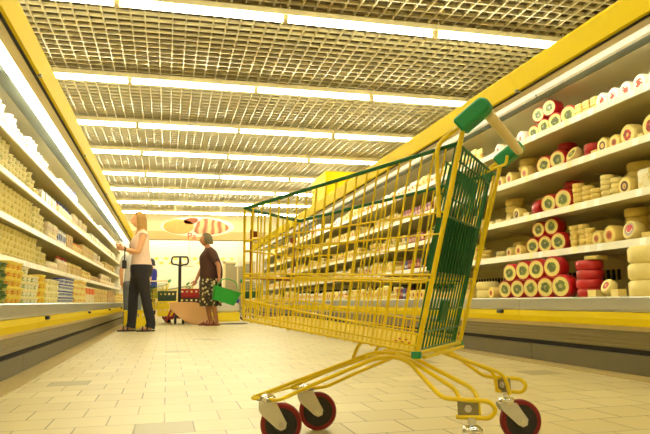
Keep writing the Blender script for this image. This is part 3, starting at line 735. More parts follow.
# ---------------------------------------------------------------- the shopping cart (local +x to its nose, +y to the side nearer the camera)
def lerp(a, b, t): return tuple(p + (q - p) * t for p, q in zip(a, b))
def mir(p): return (p[0], -p[1], p[2])
def make_cart():
    root = thing('shopping_cart', 'x', 'shopping cart')
    Yw = 'cart_yellow'; G = 'cart_green'
    # side panel corners
    rt, rb = (.0, .226, .825), (.128, .212, .294)          # rear top, rear bottom
    ft, fb = (.686, .177, .714), (.703, .155, .375)        # front top, front bottom
    def side_pt(a, b):                                      # a: 0 rear .. 1 front; b: 0 bottom .. 1 top
        lo, hi = lerp(rb, fb, a), lerp(rt, ft, a); return lerp(lo, hi, b)
    def zrear(z): return (z - rb[2]) / (rt[2] - rb[2])
    def zfront(z): return (z - fb[2]) / (ft[2] - fb[2])
    hor = [(zrear(.652), zfront(.614), .0028), (zrear(.596), zfront(.583), .0024), (zrear(.491), zfront(.513), .0036), (zrear(.478), zfront(.502), .0036), (zrear(.338), zfront(.433), .003), (0.0, 0.0, .0042), (.03, .05, .0028)]
    for sgn in (1, -1):
        mb = MB(); mv = (lambda p: p) if sgn > 0 else mir
        for b0, b1, r in hor: mb.tube([mv(lerp(rb, rt, b0)), mv(lerp(fb, ft, b1))], r, Yw, 6)
        n = 21
        for i in range(n + 1):
            a = i / n
            mb.tube([mv(side_pt(a, 0)), mv(side_pt(a, 1))], .0025 if 0 < i < n else .004, Yw, 6)
        for i in range(0, n):                                # short extra wires low down, as on the nesting side
            a = (i + .5) / n; lo = lerp(lerp(rb, rt, 0), lerp(fb, ft, 0), a); hi = lerp(lerp(rb, rt, hor[4][0]), lerp(fb, ft, hor[4][1]), a)
            mb.tube([mv(lo), mv(hi)], .002, Yw, 5)
        sp = mb.obj('side_panel', root)
        MB().tube([mv(lerp(rt, ft, -.005)), mv(ft)], .0056, G, 8).obj('rim_wire', sp)
    # nose
    mb = MB(); n = 9
    for i in range(n + 1):
        t_ = i / n; mb.tube([lerp(fb, mir(fb), t_), lerp(ft, mir(ft), t_)], .0026, Yw, 6)
    for z in (.0, zfront(.433), zfront(.508), zfront(.583), zfront(.614)):
        p = lerp(fb, ft, z); mb.tube([p, mir(p)], .003, Yw, 6)
    p = (fb[0] + .012, fb[1] - .01, fb[2] + .05); mb.tube([(fb[0], fb[1], p[2]), p, mir(p), (fb[0], -fb[1], p[2])], .004, Yw, 6, .02)
    nose = mb.obj('front_panel', root)
    MB().tube([ft, mir(ft)], .0056, G, 8).obj('rim_wire', nose)
    a0, a1 = lerp(fb, ft, zfront(.502)), lerp(fb, ft, zfront(.650))
    a0 = (a0[0] - .014, a0[1] * .9, a0[2]); a1 = (a1[0] - .014, a1[1] * .9, a1[2])
    b0, b1 = (a0[0], -a0[1] * .76, a0[2]), (a1[0], -a1[1] * .76, a1[2]); mb = MB(); mb.tube([a1, a0], .005, 'redbrown', 4); mb.tube([b1, b0], .005, 'redbrown', 4); mb.tube([a0, b0], .005, 'redbrown', 4)
    for q in (a1, b1): mb.rbox((-.007, -.012, -.012), (.007, .012, .006), .003, 'redbrown', Matrix.Translation((q[0], q[1] * .92, q[2] - .01)))
    fr = mb.obj('poster_frame', nose); fr['label'] = 'red-brown poster frame'
    # basket floor
    mb = MB()
    for i in range(1, 24):
        t_ = i / 24; p0, p1 = lerp(rb, mir(rb), t_), lerp(fb, mir(fb), t_); mb.tube([p0, p1], .0022, Yw, 5)
    for i in range(0, 22):
        p = lerp(rb, fb, i / 21); mb.tube([(p[0], p[1], p[2] - .004), (p[0], -p[1], p[2] - .004)], .0026 if i % 5 else .004, Yw, 5)
    mb.obj('basket_floor', root)
    # rear uprights, bumper tubes, handle
    for sgn in (1, -1):
        mv = (lambda p: p) if sgn > 0 else mir
        MB().tube([mv((-.022, .243, .875)), mv((.055, .2285, .58)), mv((.134, .214, .285))], .0068, Yw, 8).obj('rear_upright', root)
        MB().tube([mv((-.03, .24, .878)), mv((.053, .242, .826)), mv((.057, .229, .637))], .0062, Yw, 8, .03).obj('side_brace', root)
        mx = Matrix.Translation((-.045, sgn * .243, .888)) @ Matrix.Rotation(math.radians(-35), 4, 'Y').inverted()
        mb = MB(); poly = [(.045, -.021), (.047, .020)] + [(-.030 - .021 * math.cos(q), .021 * math.sin(q)) for q in [math.radians(90 - 18 * i) for i in range(11)]]; mb.prism(poly, .05, 'handle_green', mx @ Matrix.Translation((0, .025, 0)) @ Matrix.Rotation(PI / 2, 4, 'X'))
        cap = mb.obj('handle_end_cap', root)
        cap.modifiers.new('round', 'BEVEL').width = .006
        MB().rbox((-.012, -.01, -.009), (.012, .01, .009), .004, 'handle_green', Matrix.Translation((.133, sgn * .214, .288))).obj('corner_clip', root)
        # far shoulder loop between cap and gate
    MB().tube([(-.078, -.23, .893), (-.078, .23, .893)], .0142, 'handle_cream', 14).obj('handle_bar', root)
    MB().tube([(-.045, -.215, .878), (-.04, -.213, .85), (-.012, -.165, .832), (.03, -.16, .815)], .005, Yw, 8, .02).obj('shoulder_loop', root)
    p = (.136, .2, .284)
    MB().tube([(.128, .212, .292), (.128, -.212, .292)], .0055, Yw, 8).tube([(.118, .2, .281), (.118, -.2, .281)], .005, Yw, 8).obj('rear_crossbar', root)
    # gate of green wires with a folded seat
    def gp(w, f, off=0.0):             # f 0 bottom .. 1 top on the plane of the uprights, off: towards the nose
        a, b = (.132, .211, .296), (-.004, .229, .828); q = lerp(a, b, f); return (q[0] + off, w * q[1] / .22, q[2])
    mb = MB(); n = 13
    for i in range(n + 1):
        w = -.2 + .4 * i / n; mb.tube([gp(w, .0, .012), gp(w, 1, .012)], .0027 if 0 < i < n else .005, G, 6)
    for f, r in ((.0, .0045), (.09, .003), (.2, .003), (.66, .003), (.93, .003), (1, .0045)): mb.tube([gp(-.2, f, .009), gp(.2, f, .009)], r, G, 6)
    gate = mb.obj('rear_gate', root)
    mb = MB()
    for i in range(11):
        w = -.165 + .33 * i / 10; mb.tube([gp(w, .93, .04), gp(w, .42, .05)], .0026, G, 6)
    for f in (.93, .78, .6): mb.tube([gp(-.17, f, .043), gp(.17, f, .043)], .003, G, 6)
    mb.obj('seat_backrest', gate)
    mb = MB()
    a, b = gp(-.185, .39, .026), gp(.185, .39, .026); c_, d_ = gp(.185, .665, .026), gp(-.185, .665, .026)
    off = V((.005, 0, .0013))
    vs = [V(q) for q in (a, b, c_, d_)] + [V(q) + off for q in (a, b, c_, d_)]
    mb.add(vs, [(0, 1, 2, 3), (7, 6, 5, 4), (0, 4, 5, 1), (1, 5, 6, 2), (2, 6, 7, 3), (3, 7, 4, 0)], 'seat_green')
    for i in range(12):
        w = -.185 + .37 * i / 11; mb.tube([gp(w, .39, .022), gp(w, .665, .022)], .004, 'seat_green', 6)
    mb.obj('seat_flap', gate)
    q = gp(.05, .19, .0); MB().rbox((-.004, -.03, -.03), (.004, .03, .03), .003, 'seat_green', Matrix.Translation(q) @ Matrix.Rotation(math.radians(-14), 4, 'Y')).obj('lock_plate', gate)
    mb = MB()
    for i in range(3): mb.box((gp(.12 + .03 * i, .05)[0] + .005, .12 + .03 * i, .322), (gp(.12, .05)[0] + .008, .135 + .03 * i, .333), 'redbrown')
    # small red sticker low on the near side
    mb = MB()
    for i in range(5):
        q0 = side_pt(.045 + .016 * i, .035 + .014 * (i % 2)); mb.box((q0[0], q0[1] + .003, q0[2]), (q0[0] + .006, q0[1] + .0045, q0[2] + .004), 'sticker')
    st = mb.obj('red_sticker', root)
    # chassis
    for sgn in (1, -1):
        mv = (lambda p: p) if sgn > 0 else mir
        A = [(.69, .112, .139), (.5, .045, .212), (.31, .072, .279), (.2, .10, .281), (.125, .137, .254), (-.010, .182, .203), (-.018, .202, .142)]
        B = [(.692, .12, .136), (.6, .14, .138), (.575, .155, .142), (.444, .151, .200), (.275, .158, .269), (.205, .182, .279), (.165, .190, .270), (.064, .236, .188), (.02, .235, .187), (-.05, .228, .186), (-.066, .225, .166), (-.05, .228, .146), (.03, .236, .146)]
        D = [(.21, .16, .282), (.168, .165, .270), (.027, .217, .204), (.024, .222, .15)]
        MB().tube([mv(p) for p in A], .0058, Yw, 10, .03).obj('chassis_tube', root)
        MB().tube([mv(p) for p in B], .0058, Yw, 10, .022).obj('chassis_tube', root)
        MB().tube([mv(p) for p in D], .0056, Yw, 10, .03).obj('leg_tube', root)
        MB().tube([mv((.33, .1, .318)), mv((.355, .088, .29)), mv((.37, .082, .262))], .005, Yw, 8, .01).obj('floor_hook', root)
    MB().tube([(.69, .112, .139), (.69, -.112, .139)], .0055, Yw, 8).tube([(.3, .15, .272), (.3, -.15, .272)], .005, Yw, 8).obj('chassis_crossbar', root)
    # casters
    def caster(name, sx, sy, ztop, td=(-.86, -.51, 0), zt=.132):
        td = V(td).normalized(); nd = V((-td.y, td.x, 0))
        s0 = V((sx, sy, 0)); wc = s0 + td * .04 + V((0, 0, .0625)); c = bpy.data.objects.new(name, None); COL.objects.link(c); c.parent = root
        c.location = (0, 0, 0); c.empty_display_size = .05
        B_ = Matrix((td, nd, V((0, 0, 1)))).transposed().to_4x4()
        mb = MB()
        mb.lathe([(.021, zt - .006), (.025, zt - .002), (.025, zt + .008), (.018, zt + .015), (.010, zt + .018), (.010, max(ztop, zt + .02))], 'chrome', 20, Matrix.Translation(s0))
        for sd in (1, -1):
            poly = [(-.026, zt), (.024, zt), (.040 + .017, .068), (.040 + .014, .052), (.040, .046), (.040 - .014, .053), (-.020, .095), (-.027, .108)]
            P3 = Matrix.Translation(s0) @ B_ @ Matrix.Translation((0, sd * .019 + .0015, 0)) @ Matrix.Rotation(PI / 2, 4, 'X')
            mb.prism(poly, .003, 'steel', P3)
        mb.box((-.024, -.019, zt - .004), (.0, .019, zt), 'steel', Matrix.Translation(s0) @ B_)
        mb.lathe([(.008, -.024), (.008, .024)], 'chrome', 12, Matrix.Translation(wc) @ B_ @ Matrix.Rotation(PI / 2, 4, 'X'))
        mb.obj('fork', c)
        W = Matrix.Translation(wc) @ B_ @ Matrix.Rotation(PI / 2, 4, 'X')
        MB().lathe([(.0, -.012), (.02, -.0125), (.022, -.009), (.048, -.009), (.049, -.010), (.049, .010), (.048, .009), (.022, .009), (.02, .0125), (.0, .012)], 'hub', 28, W).obj('wheel', c)
        mb = MB(); prof = [(.0485, -.0125), (.058, -.0125), (.0622, -.008), (.0625, 0), (.0622, .008), (.058, .0125), (.0485, .0125)]
        seg = 36; vs = []
        for r, z in prof:
            for k in range(seg): vs.append(W @ V((r * math.cos(2 * PI * k / seg), r * math.sin(2 * PI * k / seg), z)))
        fs = []
        for i in range(len(prof)):
            j = (i + 1) % len(prof)
            for k in range(seg): fs.append((i * seg + k, i * seg + (k + 1) % seg, j * seg + (k + 1) % seg, j * seg + k))
        mb.add(vs, fs, 'tyre', True).obj('tyre', c)
    for sgn in (1, -1):
        caster('front_caster', .637, sgn * .121, .137)
        caster('rear_caster', -.01 if sgn > 0 else -.006, .245 if sgn > 0 else -.212, .148, (.25, -.97, 0) if sgn > 0 else (-.86, -.51, 0), .114 if sgn > 0 else .117)
        yaw = math.atan2(.022 * sgn, .075)
        mb = MB(); mx = Matrix.Translation((0.002, sgn * .228, .166)) @ Matrix.Rotation(sgn * (.25 if sgn > 0 else .7), 4, 'Z')
        mb.rbox((-.025, -.006, -.021), (.025, .006, .021), .003, 'plate', mx)
        mb.lathe([(.009, -.011), (.0095, -.009), (.0095, .009), (.009, .011)], 'steel', 6, mx @ Matrix.Rotation(PI / 2, 4, 'X'), False)
        mb.obj('mounting_plate', root)
        MB().rbox((-.028, -.02, -.002), (.028, .02, .002), .006, 'plate', Matrix.Translation((.637, sgn * .124, .1345))).obj('mounting_plate', root)
    return root
cart = make_cart()
cart.location = (.86385, 1.60591, 0); cart.rotation_euler = (0, 0, math.radians(139.44))
tag(cart, 'empty yellow wire shopping cart with green gate and rims, large in the middle of aisle', 'shopping cart')
def more_cart(x, y, deg, lab):
    c = copy_tree(cart); c.location = (x, y, 0); c.rotation_euler = (0, 0, math.radians(deg)); tag(c, lab, 'shopping cart'); return c
more_cart(1.88, 14.4, 90, 'distant yellow shopping cart beyond the nose of the large empty cart')
more_cart(-.2, 14.3, 250, 'yellow shopping cart behind the standing woman, beside the yellow crates')
more_cart(.55, 16.2, 200, 'far yellow shopping cart behind the pallet jack mast')

# ---------------------------------------------------------------- people
def skin_mesh(graphs, sub=2, name='body', m='skin'):
    """graphs: list of (verts{name:(pos, radius or (rx, ry))}, edges, root). Returns one joined mesh."""
    out = bmesh.new()
    for verts, edges, rt in graphs:
        names = list(verts); me = bpy.data.meshes.new('tmp'); me.from_pydata([verts[n][0] for n in names], [(names.index(a), names.index(b)) for a, b in edges], [])
        o = bpy.data.objects.new('tmp', me); COL.objects.link(o)
        o.modifiers.new('s', 'SKIN'); sk = me.skin_vertices[0] if me.skin_vertices else None
        if sk is None:
            bm = bmesh.new(); bm.from_mesh(me); bm.verts.layers.skin.verify(); bm.to_mesh(me); bm.free(); sk = me.skin_vertices[0]
        for i, n in enumerate(names):
            r = verts[n][1]; sk.data[i].radius = (r, r) if isinstance(r, (int, float)) else r
            sk.data[i].use_root = (n == rt)
        sb = o.modifiers.new('b', 'SUBSURF'); sb.levels = sub; sb.render_levels = sub
        bpy.context.view_layer.update()
        dg = bpy.context.evaluated_depsgraph_get(); em = bpy.data.meshes.new_from_object(o.evaluated_get(dg))
        out.from_mesh(em); bpy.data.objects.remove(o); bpy.data.meshes.remove(me); bpy.data.meshes.remove(em)
    me = bpy.data.meshes.new(name); out.to_mesh(me); out.free()
    me.materials.append(M[m])
    for p in me.polygons: p.use_smooth = True; p.material_index = 0
    return me
def chain(pts, pre='v'):
    vs = {pre + str(i): (p, r) for i, (p, r) in enumerate(pts)}
    return vs, [(pre + str(i), pre + str(i + 1)) for i in range(len(pts) - 1)], pre + '0'
def hand_graphs(wrist, palm, fdir, side, curl):
    """Palm as a flattened chain, four fingers and a thumb as short chains rooted inside it. fdir: finger direction, side: across the palm towards the thumb, curl: direction the fingers bend to."""
    w, p = V(wrist), V(palm); f = V(fdir).normalized(); s = V(side).normalized(); c = V(curl).normalized()
    gs = []
    for i, L in enumerate((.064, .072, .068, .054)):
        off = s * (.027 - .018 * i); b = p + off * .9
        gs.append(chain([(tuple(p - f * .02 + off * .6), .010), (tuple(b + f * .018), .0098), (tuple(b + f * (.018 + L * .45) + c * .006), .0090), (tuple(b + f * (.018 + L * .75) + c * .024), .0082), (tuple(b + f * (.018 + L * .86) + c * .044), .007)], 'f'))
    tb = w + (p - w) * .45 + s * .02
    gs.append(chain([(tuple(tb - s * .012), .012), (tuple(tb + s * .022 + f * .016), .0115), (tuple(tb + s * .036 + f * .044 + c * .008), .010), (tuple(tb + s * .036 + f * .066 + c * .02), .0085)], 't'))
    return gs
def join_meshes(name, meshes, mats):
    out = bmesh.new()
    for me in meshes: out.from_mesh(me)
    me = bpy.data.meshes.new(name); out.to_mesh(me); out.free()
    for q in mats: me.materials.append(M[q])
    for p in me.polygons: p.use_smooth = True
    return me
def loft(mb, rings, m, seg=24, wob=None):
    """rings: (cx, cy, z, rx, ry); a closed, gently rounded tube of ellipses"""
    vs = []; n = len(rings)
    for i, (cx, cy, z, rx, ry) in enumerate(rings):
        for k in range(seg):
            a = 2 * PI * k / seg; f = 1 + (wob[i] * math.sin(a * 7) if wob else 0)
            vs.append((cx + rx * f * math.cos(a), cy + ry * f * math.sin(a), z))
    fs = [tuple(range(seg))[::-1], tuple(range((n - 1) * seg, n * seg))]
    for i in range(n - 1):
        for k in range(seg): fs.append((i * seg + k, i * seg + (k + 1) % seg, (i + 1) * seg + (k + 1) % seg, (i + 1) * seg + k))
    return mb.add(vs, fs, m, True)
def smooth(rings, n=4):
    """Catmull-Rom through a list of equal-length tuples"""
    out = []; L = len(rings)
    for i in range(L - 1):
        p0, p1, p2, p3 = rings[max(i - 1, 0)], rings[i], rings[i + 1], rings[min(i + 2, L - 1)]
        for k in range(n):
            t = k / n; out.append(tuple(.5 * (2 * b + (c - a) * t + (2 * a - 5 * b + 4 * c - d) * t * t + (3 * b - a - 3 * c + d) * t ** 3) for a, b, c, d in zip(p0, p1, p2, p3)))
    out.append(rings[-1]); return out
def limb(mb, pts, m, seg=14, n=4):
    pr = smooth([tuple(p) + (r,) for p, r in pts], n)
    return mb.tube([q[:3] for q in pr], [q[3] for q in pr], m, seg)
def head_mesh(H0):
    """skull, face, nose, brow, chin and ears as one shell; faces +x, H0 is the top of the neck"""
    x0, y0, z0 = H0; mb = MB(); U, W = 28, 22; vs = []
    cz = z0 + .125
    for i in range(W + 1):
        v = PI * i / W; cv, sv = math.cos(v), math.sin(v)
        for k in range(U):
            u = 2 * PI * k / U; dxx, dyy = math.cos(u) * sv, math.sin(u) * sv
            z = .118 * cv; fz = z / .118
            rx = .096 * (1 - .10 * max(0, -fz)); ry = .077 * (1 - .22 * max(0, -fz) ** 1.3)
            px, py = rx * dxx, ry * dyy
            if dxx < 0 and fz < -.2: px *= 1 - .35 * min(1, (-fz - .2) * 1.4)          # nape drawn in
            f = max(0, dxx) ** 5 * max(0, 1 - abs(dyy) * 2.2)
            px += .028 * f * math.exp(-((z + .016) / .020) ** 2)                          # nose
            px += .008 * max(0, dxx) ** 3 * math.exp(-((z - .026) / .014) ** 2)           # brow
            px -= .010 * max(0, dxx) ** 2 * math.exp(-((z - .006) / .012) ** 2) * min(1, abs(dyy) * 4)   # eye sockets
            px += .010 * f * math.exp(-((z + .052) / .014) ** 2) + .014 * max(0, dxx) ** 3 * math.exp(-((z + .092) / .02) ** 2)   # lips, chin
            vs.append((x0 + .02 + px, y0 + py, cz + z))
    fs = []
    for i in range(W):
        for k in range(U): fs.append((i * U + k, i * U + (k + 1) % U, (i + 1) * U + (k + 1) % U, (i + 1) * U + k))
    mb.add(vs, fs, 'skin', True)
    for s_ in (1, -1):
        mb.lathe([(.006, -.006), (.018, -.004), (.022, .002), (.012, .006)], 'skin', 12, Matrix.Translation((x0 + .008, y0 + s_ * .078, cz - .004)) @ Matrix.Rotation(-s_ * PI / 2 * .85, 4, 'X') @ Matrix.Scale(1.35, 4, (0, 1, 0)))
    return mb.mesh('head')
def face_parts(o, H0):
    x, y, z = H0; cz = z + .125
    for s_ in (1, -1): MB().lathe([(.0, -.009), (.007, -.006), (.0095, 0), (.007, .006), (.0, .009)], 'eye', 10, Matrix.Translation((x + .099, y + s_ * .030, cz + .005))).obj('eye', o)
    MB().lathe([(.0, -.010), (.010, -.006), (.014, 0), (.010, .006), (.0, .010)], 'lips', 10, Matrix.Translation((x + .113, y, cz - .053)) @ Matrix.Scale(.5, 4, (0, 0, 1)) @ Matrix.Scale(1.3, 4, (0, 1, 0))).obj('lips', o)
def hair_mesh(H0, m, length, name='hair'):
    """cap over the skull open at the face, with a fall of given length behind"""
    x0, y0, z0 = H0; cz = z0 + .125; mb = MB(); U = 30; rows = 12
    rings = []
    for i in range(rows + 1):
        f = i / rows; v = PI * .5 * f
        rings.append((.118 * math.cos(v) * 1.1 + .004, math.sin(v), 0))
    out_, inn = [], []
    zs = [(cz + h_, sc_, 0) for h_, sc_, _ in rings]
    n2 = 8 if length > .12 else 4
    for i in range(1, n2 + 1):
        f = i / n2; zs.append((cz + .004 - (length) * f, 1.0 - .12 * f, f))
    vs = []
    for z, sc_, f in zs:
        for k in range(U):
            a = math.radians(70 + 220 * k / (U - 1)) if (z < cz + .075) else math.radians(180 + (k / (U - 1) - .5) * (220 + 140 * min(1, (z - cz - .075) / .03)))
            r1, r2 = .112 * sc_, .094 * sc_
            wob = 1 + .025 * math.sin(k * 2.3 + f * 2)
            vs.append((x0 + .008 - .03 * f + r1 * wob * math.cos(a), y0 + r2 * wob * math.sin(a), z))
    n = len(zs); N = len(vs); c0 = V((x0 + .01, y0, cz))
    for q in list(vs):
        d = V((q[0] - (x0 + .01), q[1] - y0, max(q[2] - cz, 0))); L = d.length or 1
        vs.append(tuple(V(q) - d / L * min(.022, L)))
    fs = []
    for i in range(n - 1):
        for k in range(U - 1):
            q = (i * U + k, i * U + k + 1, (i + 1) * U + k + 1, (i + 1) * U + k); fs.append(q); fs.append(tuple(N + p for p in q[::-1]))
        for k in (0, U - 1): fs.append((i * U + k, (i + 1) * U + k, N + (i + 1) * U + k, N + i * U + k))
    for k in range(U - 1): fs.append(((n - 1) * U + k, (n - 1) * U + k + 1, N + (n - 1) * U + k + 1, N + (n - 1) * U + k))
    return mb.add(vs, fs, m, True).mesh(name)
def figure(label, loc, rz, hd, torso, arms, legs, skin, dirs, scale=1.0):
    """Body as one mesh: skinned trunk, arms with hands, legs with feet, and a modelled head on the neck."""
    b = {'pelvis': (torso[0][0], torso[0][1]), 'waist': (torso[1][0], torso[1][1]), 'chest': (torso[2][0], torso[2][1]), 'upper': (torso[3][0], torso[3][1]), 'neck': ((hd[0] - .012, hd[1], hd[2] + .0), .05), 'skull': ((hd[0] + .012, hd[1], hd[2] + .1), .05)}
    e = [('pelvis', 'waist'), ('waist', 'chest'), ('chest', 'upper'), ('upper', 'neck'), ('neck', 'skull')]
    hands = {}
    for k, (sh, el, wr, flat) in arms.items():
        d = (V(wr) - V(el)).normalized(); pa = tuple(V(wr) + d * .055)
        b['sh' + k] = (sh, .056); b['ua' + k] = (lerp(sh, el, .5), .049); b['el' + k] = (el, .041); b['fa' + k] = (lerp(el, wr, .4), .039); b['wr' + k] = (wr, .026); b['pa' + k] = (pa, flat)
        e += [('upper', 'sh' + k), ('sh' + k, 'ua' + k), ('ua' + k, 'el' + k), ('el' + k, 'fa' + k), ('fa' + k, 'wr' + k), ('wr' + k, 'pa' + k)]; hands[k] = (wr, pa, d)
    for k, (hp, kn, an) in legs.items():
        b['hp' + k] = (hp, .095); b['th' + k] = (lerp(hp, kn, .5), .082); b['kn' + k] = (kn, .06); b['ca' + k] = (lerp(kn, an, .35), .058); b['an' + k] = (an, .036)
        b['he' + k] = ((an[0] - .012, an[1], .048), .034); b['ba' + k] = ((an[0] + .125, an[1], .045), (.024, .040)); b['to' + k] = ((an[0] + .18, an[1], .042), (.016, .034))
        e += [('pelvis', 'hp' + k), ('hp' + k, 'th' + k), ('th' + k, 'kn' + k), ('kn' + k, 'ca' + k), ('ca' + k, 'an' + k), ('an' + k, 'he' + k), ('he' + k, 'ba' + k), ('ba' + k, 'to' + k)]
    gs = [(b, e, 'pelvis')]
    for k, (side, curl) in dirs.items(): gs += hand_graphs(*hands[k], side, curl)
    body = join_meshes('person', [skin_mesh(gs, 2, 'b', skin), head_mesh(hd)], [skin])
    for p in body.polygons: p.material_index = 0
    o = put('person', body, None, loc, (0, 0, rz)); o.scale = (scale,) * 3
    tag(o, label, 'person'); face_parts(o, hd)
    return o, hands
def sandals(o, legs, m, straps=True):
    for k, (hp, kn, an) in legs.items():
        mb = MB(); n = 18; pl = []
        for i in range(n):
            a = 2 * PI * i / n; pl.append((an[0] + .075 + .135 * math.cos(a), an[1] + (.044 + .010 * math.cos(a)) * math.sin(a)))
        mb.prism(pl, .02, m, Matrix.Translation((0, 0, .001)))
        for dx_, h_ in ((.125, .072), (.06, .09)):
            mb.tube([(an[0] + dx_, an[1] + .046, .016), (an[0] + dx_ - .005, an[1] + .036, h_ - .012), (an[0] + dx_ - .005, an[1], h_), (an[0] + dx_ - .005, an[1] - .036, h_ - .012), (an[0] + dx_, an[1] - .046, .016)], .011, m, 8, .02)
        mb.obj('sandal', o)

# woman by the left case: turned to the shelves, forearms drawn up in front of her
def woman_pink():
    hd = (.03, 0, 1.545)
    torso = [((-.01, 0, 1.0), (.12, .15)), ((0, 0, 1.14), (.10, .125)), ((.0, 0, 1.32), (.105, .14)), ((-.025, 0, 1.46), (.06, .10))]
    arms = {'l': ((-.03, .165, 1.43), (.03, .24, 1.165), (.235, .13, 1.215), (.034, .018)), 'r': ((-.03, -.165, 1.43), (.07, -.225, 1.17), (.26, -.06, 1.25), (.034, .018))}
    legs = {'l': [(-.02, .088, .9), (-.085, .095, .52), (-.175, .10, .085)], 'r': [(.03, -.088, .9), (.09, -.085, .52), (.10, -.085, .085)]}
    o, hands = figure('woman in pale pink top and dark jeans standing at the left case, facing the shelves', (-.40, 9.85, 0), PI + .04, hd, torso, arms, legs, 'skin', {'l': ((0, 0, 1), (0, -1, -.2)), 'r': ((0, 0, 1), (0, 1, -.2))})
    t = MB(); loft(t, smooth([(-.012, 0, .99, .158, .19), (-.008, 0, 1.08, .142, .172), (.002, 0, 1.2, .130, .158), (.02, 0, 1.31, .142, .17), (.004, 0, 1.4, .12, .172), (-.014, 0, 1.465, .088, .14), (-.018, 0, 1.5, .066, .08)]), 'pinktop')
    for s_, k in ((1, 'l'), (-1, 'r')): limb(t, [((-.02, s_ * .11, 1.44), .064), ((-.028, s_ * .15, 1.437), .064), ((-.026, s_ * .172, 1.415), .063)], 'pinktop')
    t.obj('top', o)
    j = MB(); loft(j, smooth([(-.01, 0, .80, .13, .175), (-.018, 0, .88, .162, .196), (-.016, 0, .95, .164, .194), (-.01, 0, 1.02, .15, .182), (-.01, 0, 1.04, .146, .176)]), 'denim')
    for k, (hp, kn, an) in legs.items(): limb(j, [((hp[0] - .005, hp[1], .93), .118), ((hp[0], hp[1], .82), .116), (lerp(hp, kn, .55), .094), (kn, .075), (lerp(kn, an, .4), .074), ((an[0] + .005, an[1], .14), .068), ((an[0] + .02, an[1], .055), .078)], 'denim')
    j.obj('jeans', o)
    put('hair', hair_mesh(hd, 'blonde', .27), o)
    sandals(o, legs, 'sandal')
    wr, pa, d = hands['l']; q = V(wr) - d * .03
    MB().lathe([(.031, -.009), (.033, 0), (.031, .009)], 'black', 14, Matrix.Translation(q) @ d.to_track_quat('Z', 'Y').to_matrix().to_4x4()).obj('wristwatch', o)
    bag = MB().rbox((-.03, -.08, 0), (.03, .08, .12), .02, 'black').obj('handbag'); bag.location = (-.625, 9.73, .93)
    MB().tube([(0, -.06, .115), (0, -.055, .24), (0, -.03, .335), (0, .03, .335), (0, .055, .24), (0, .06, .115)], .006, 'black', 6, .05).obj('strap', bag)
    tag(bag, 'small black handbag hanging from the wrist of the woman in pink', 'bag')
woman_pink()

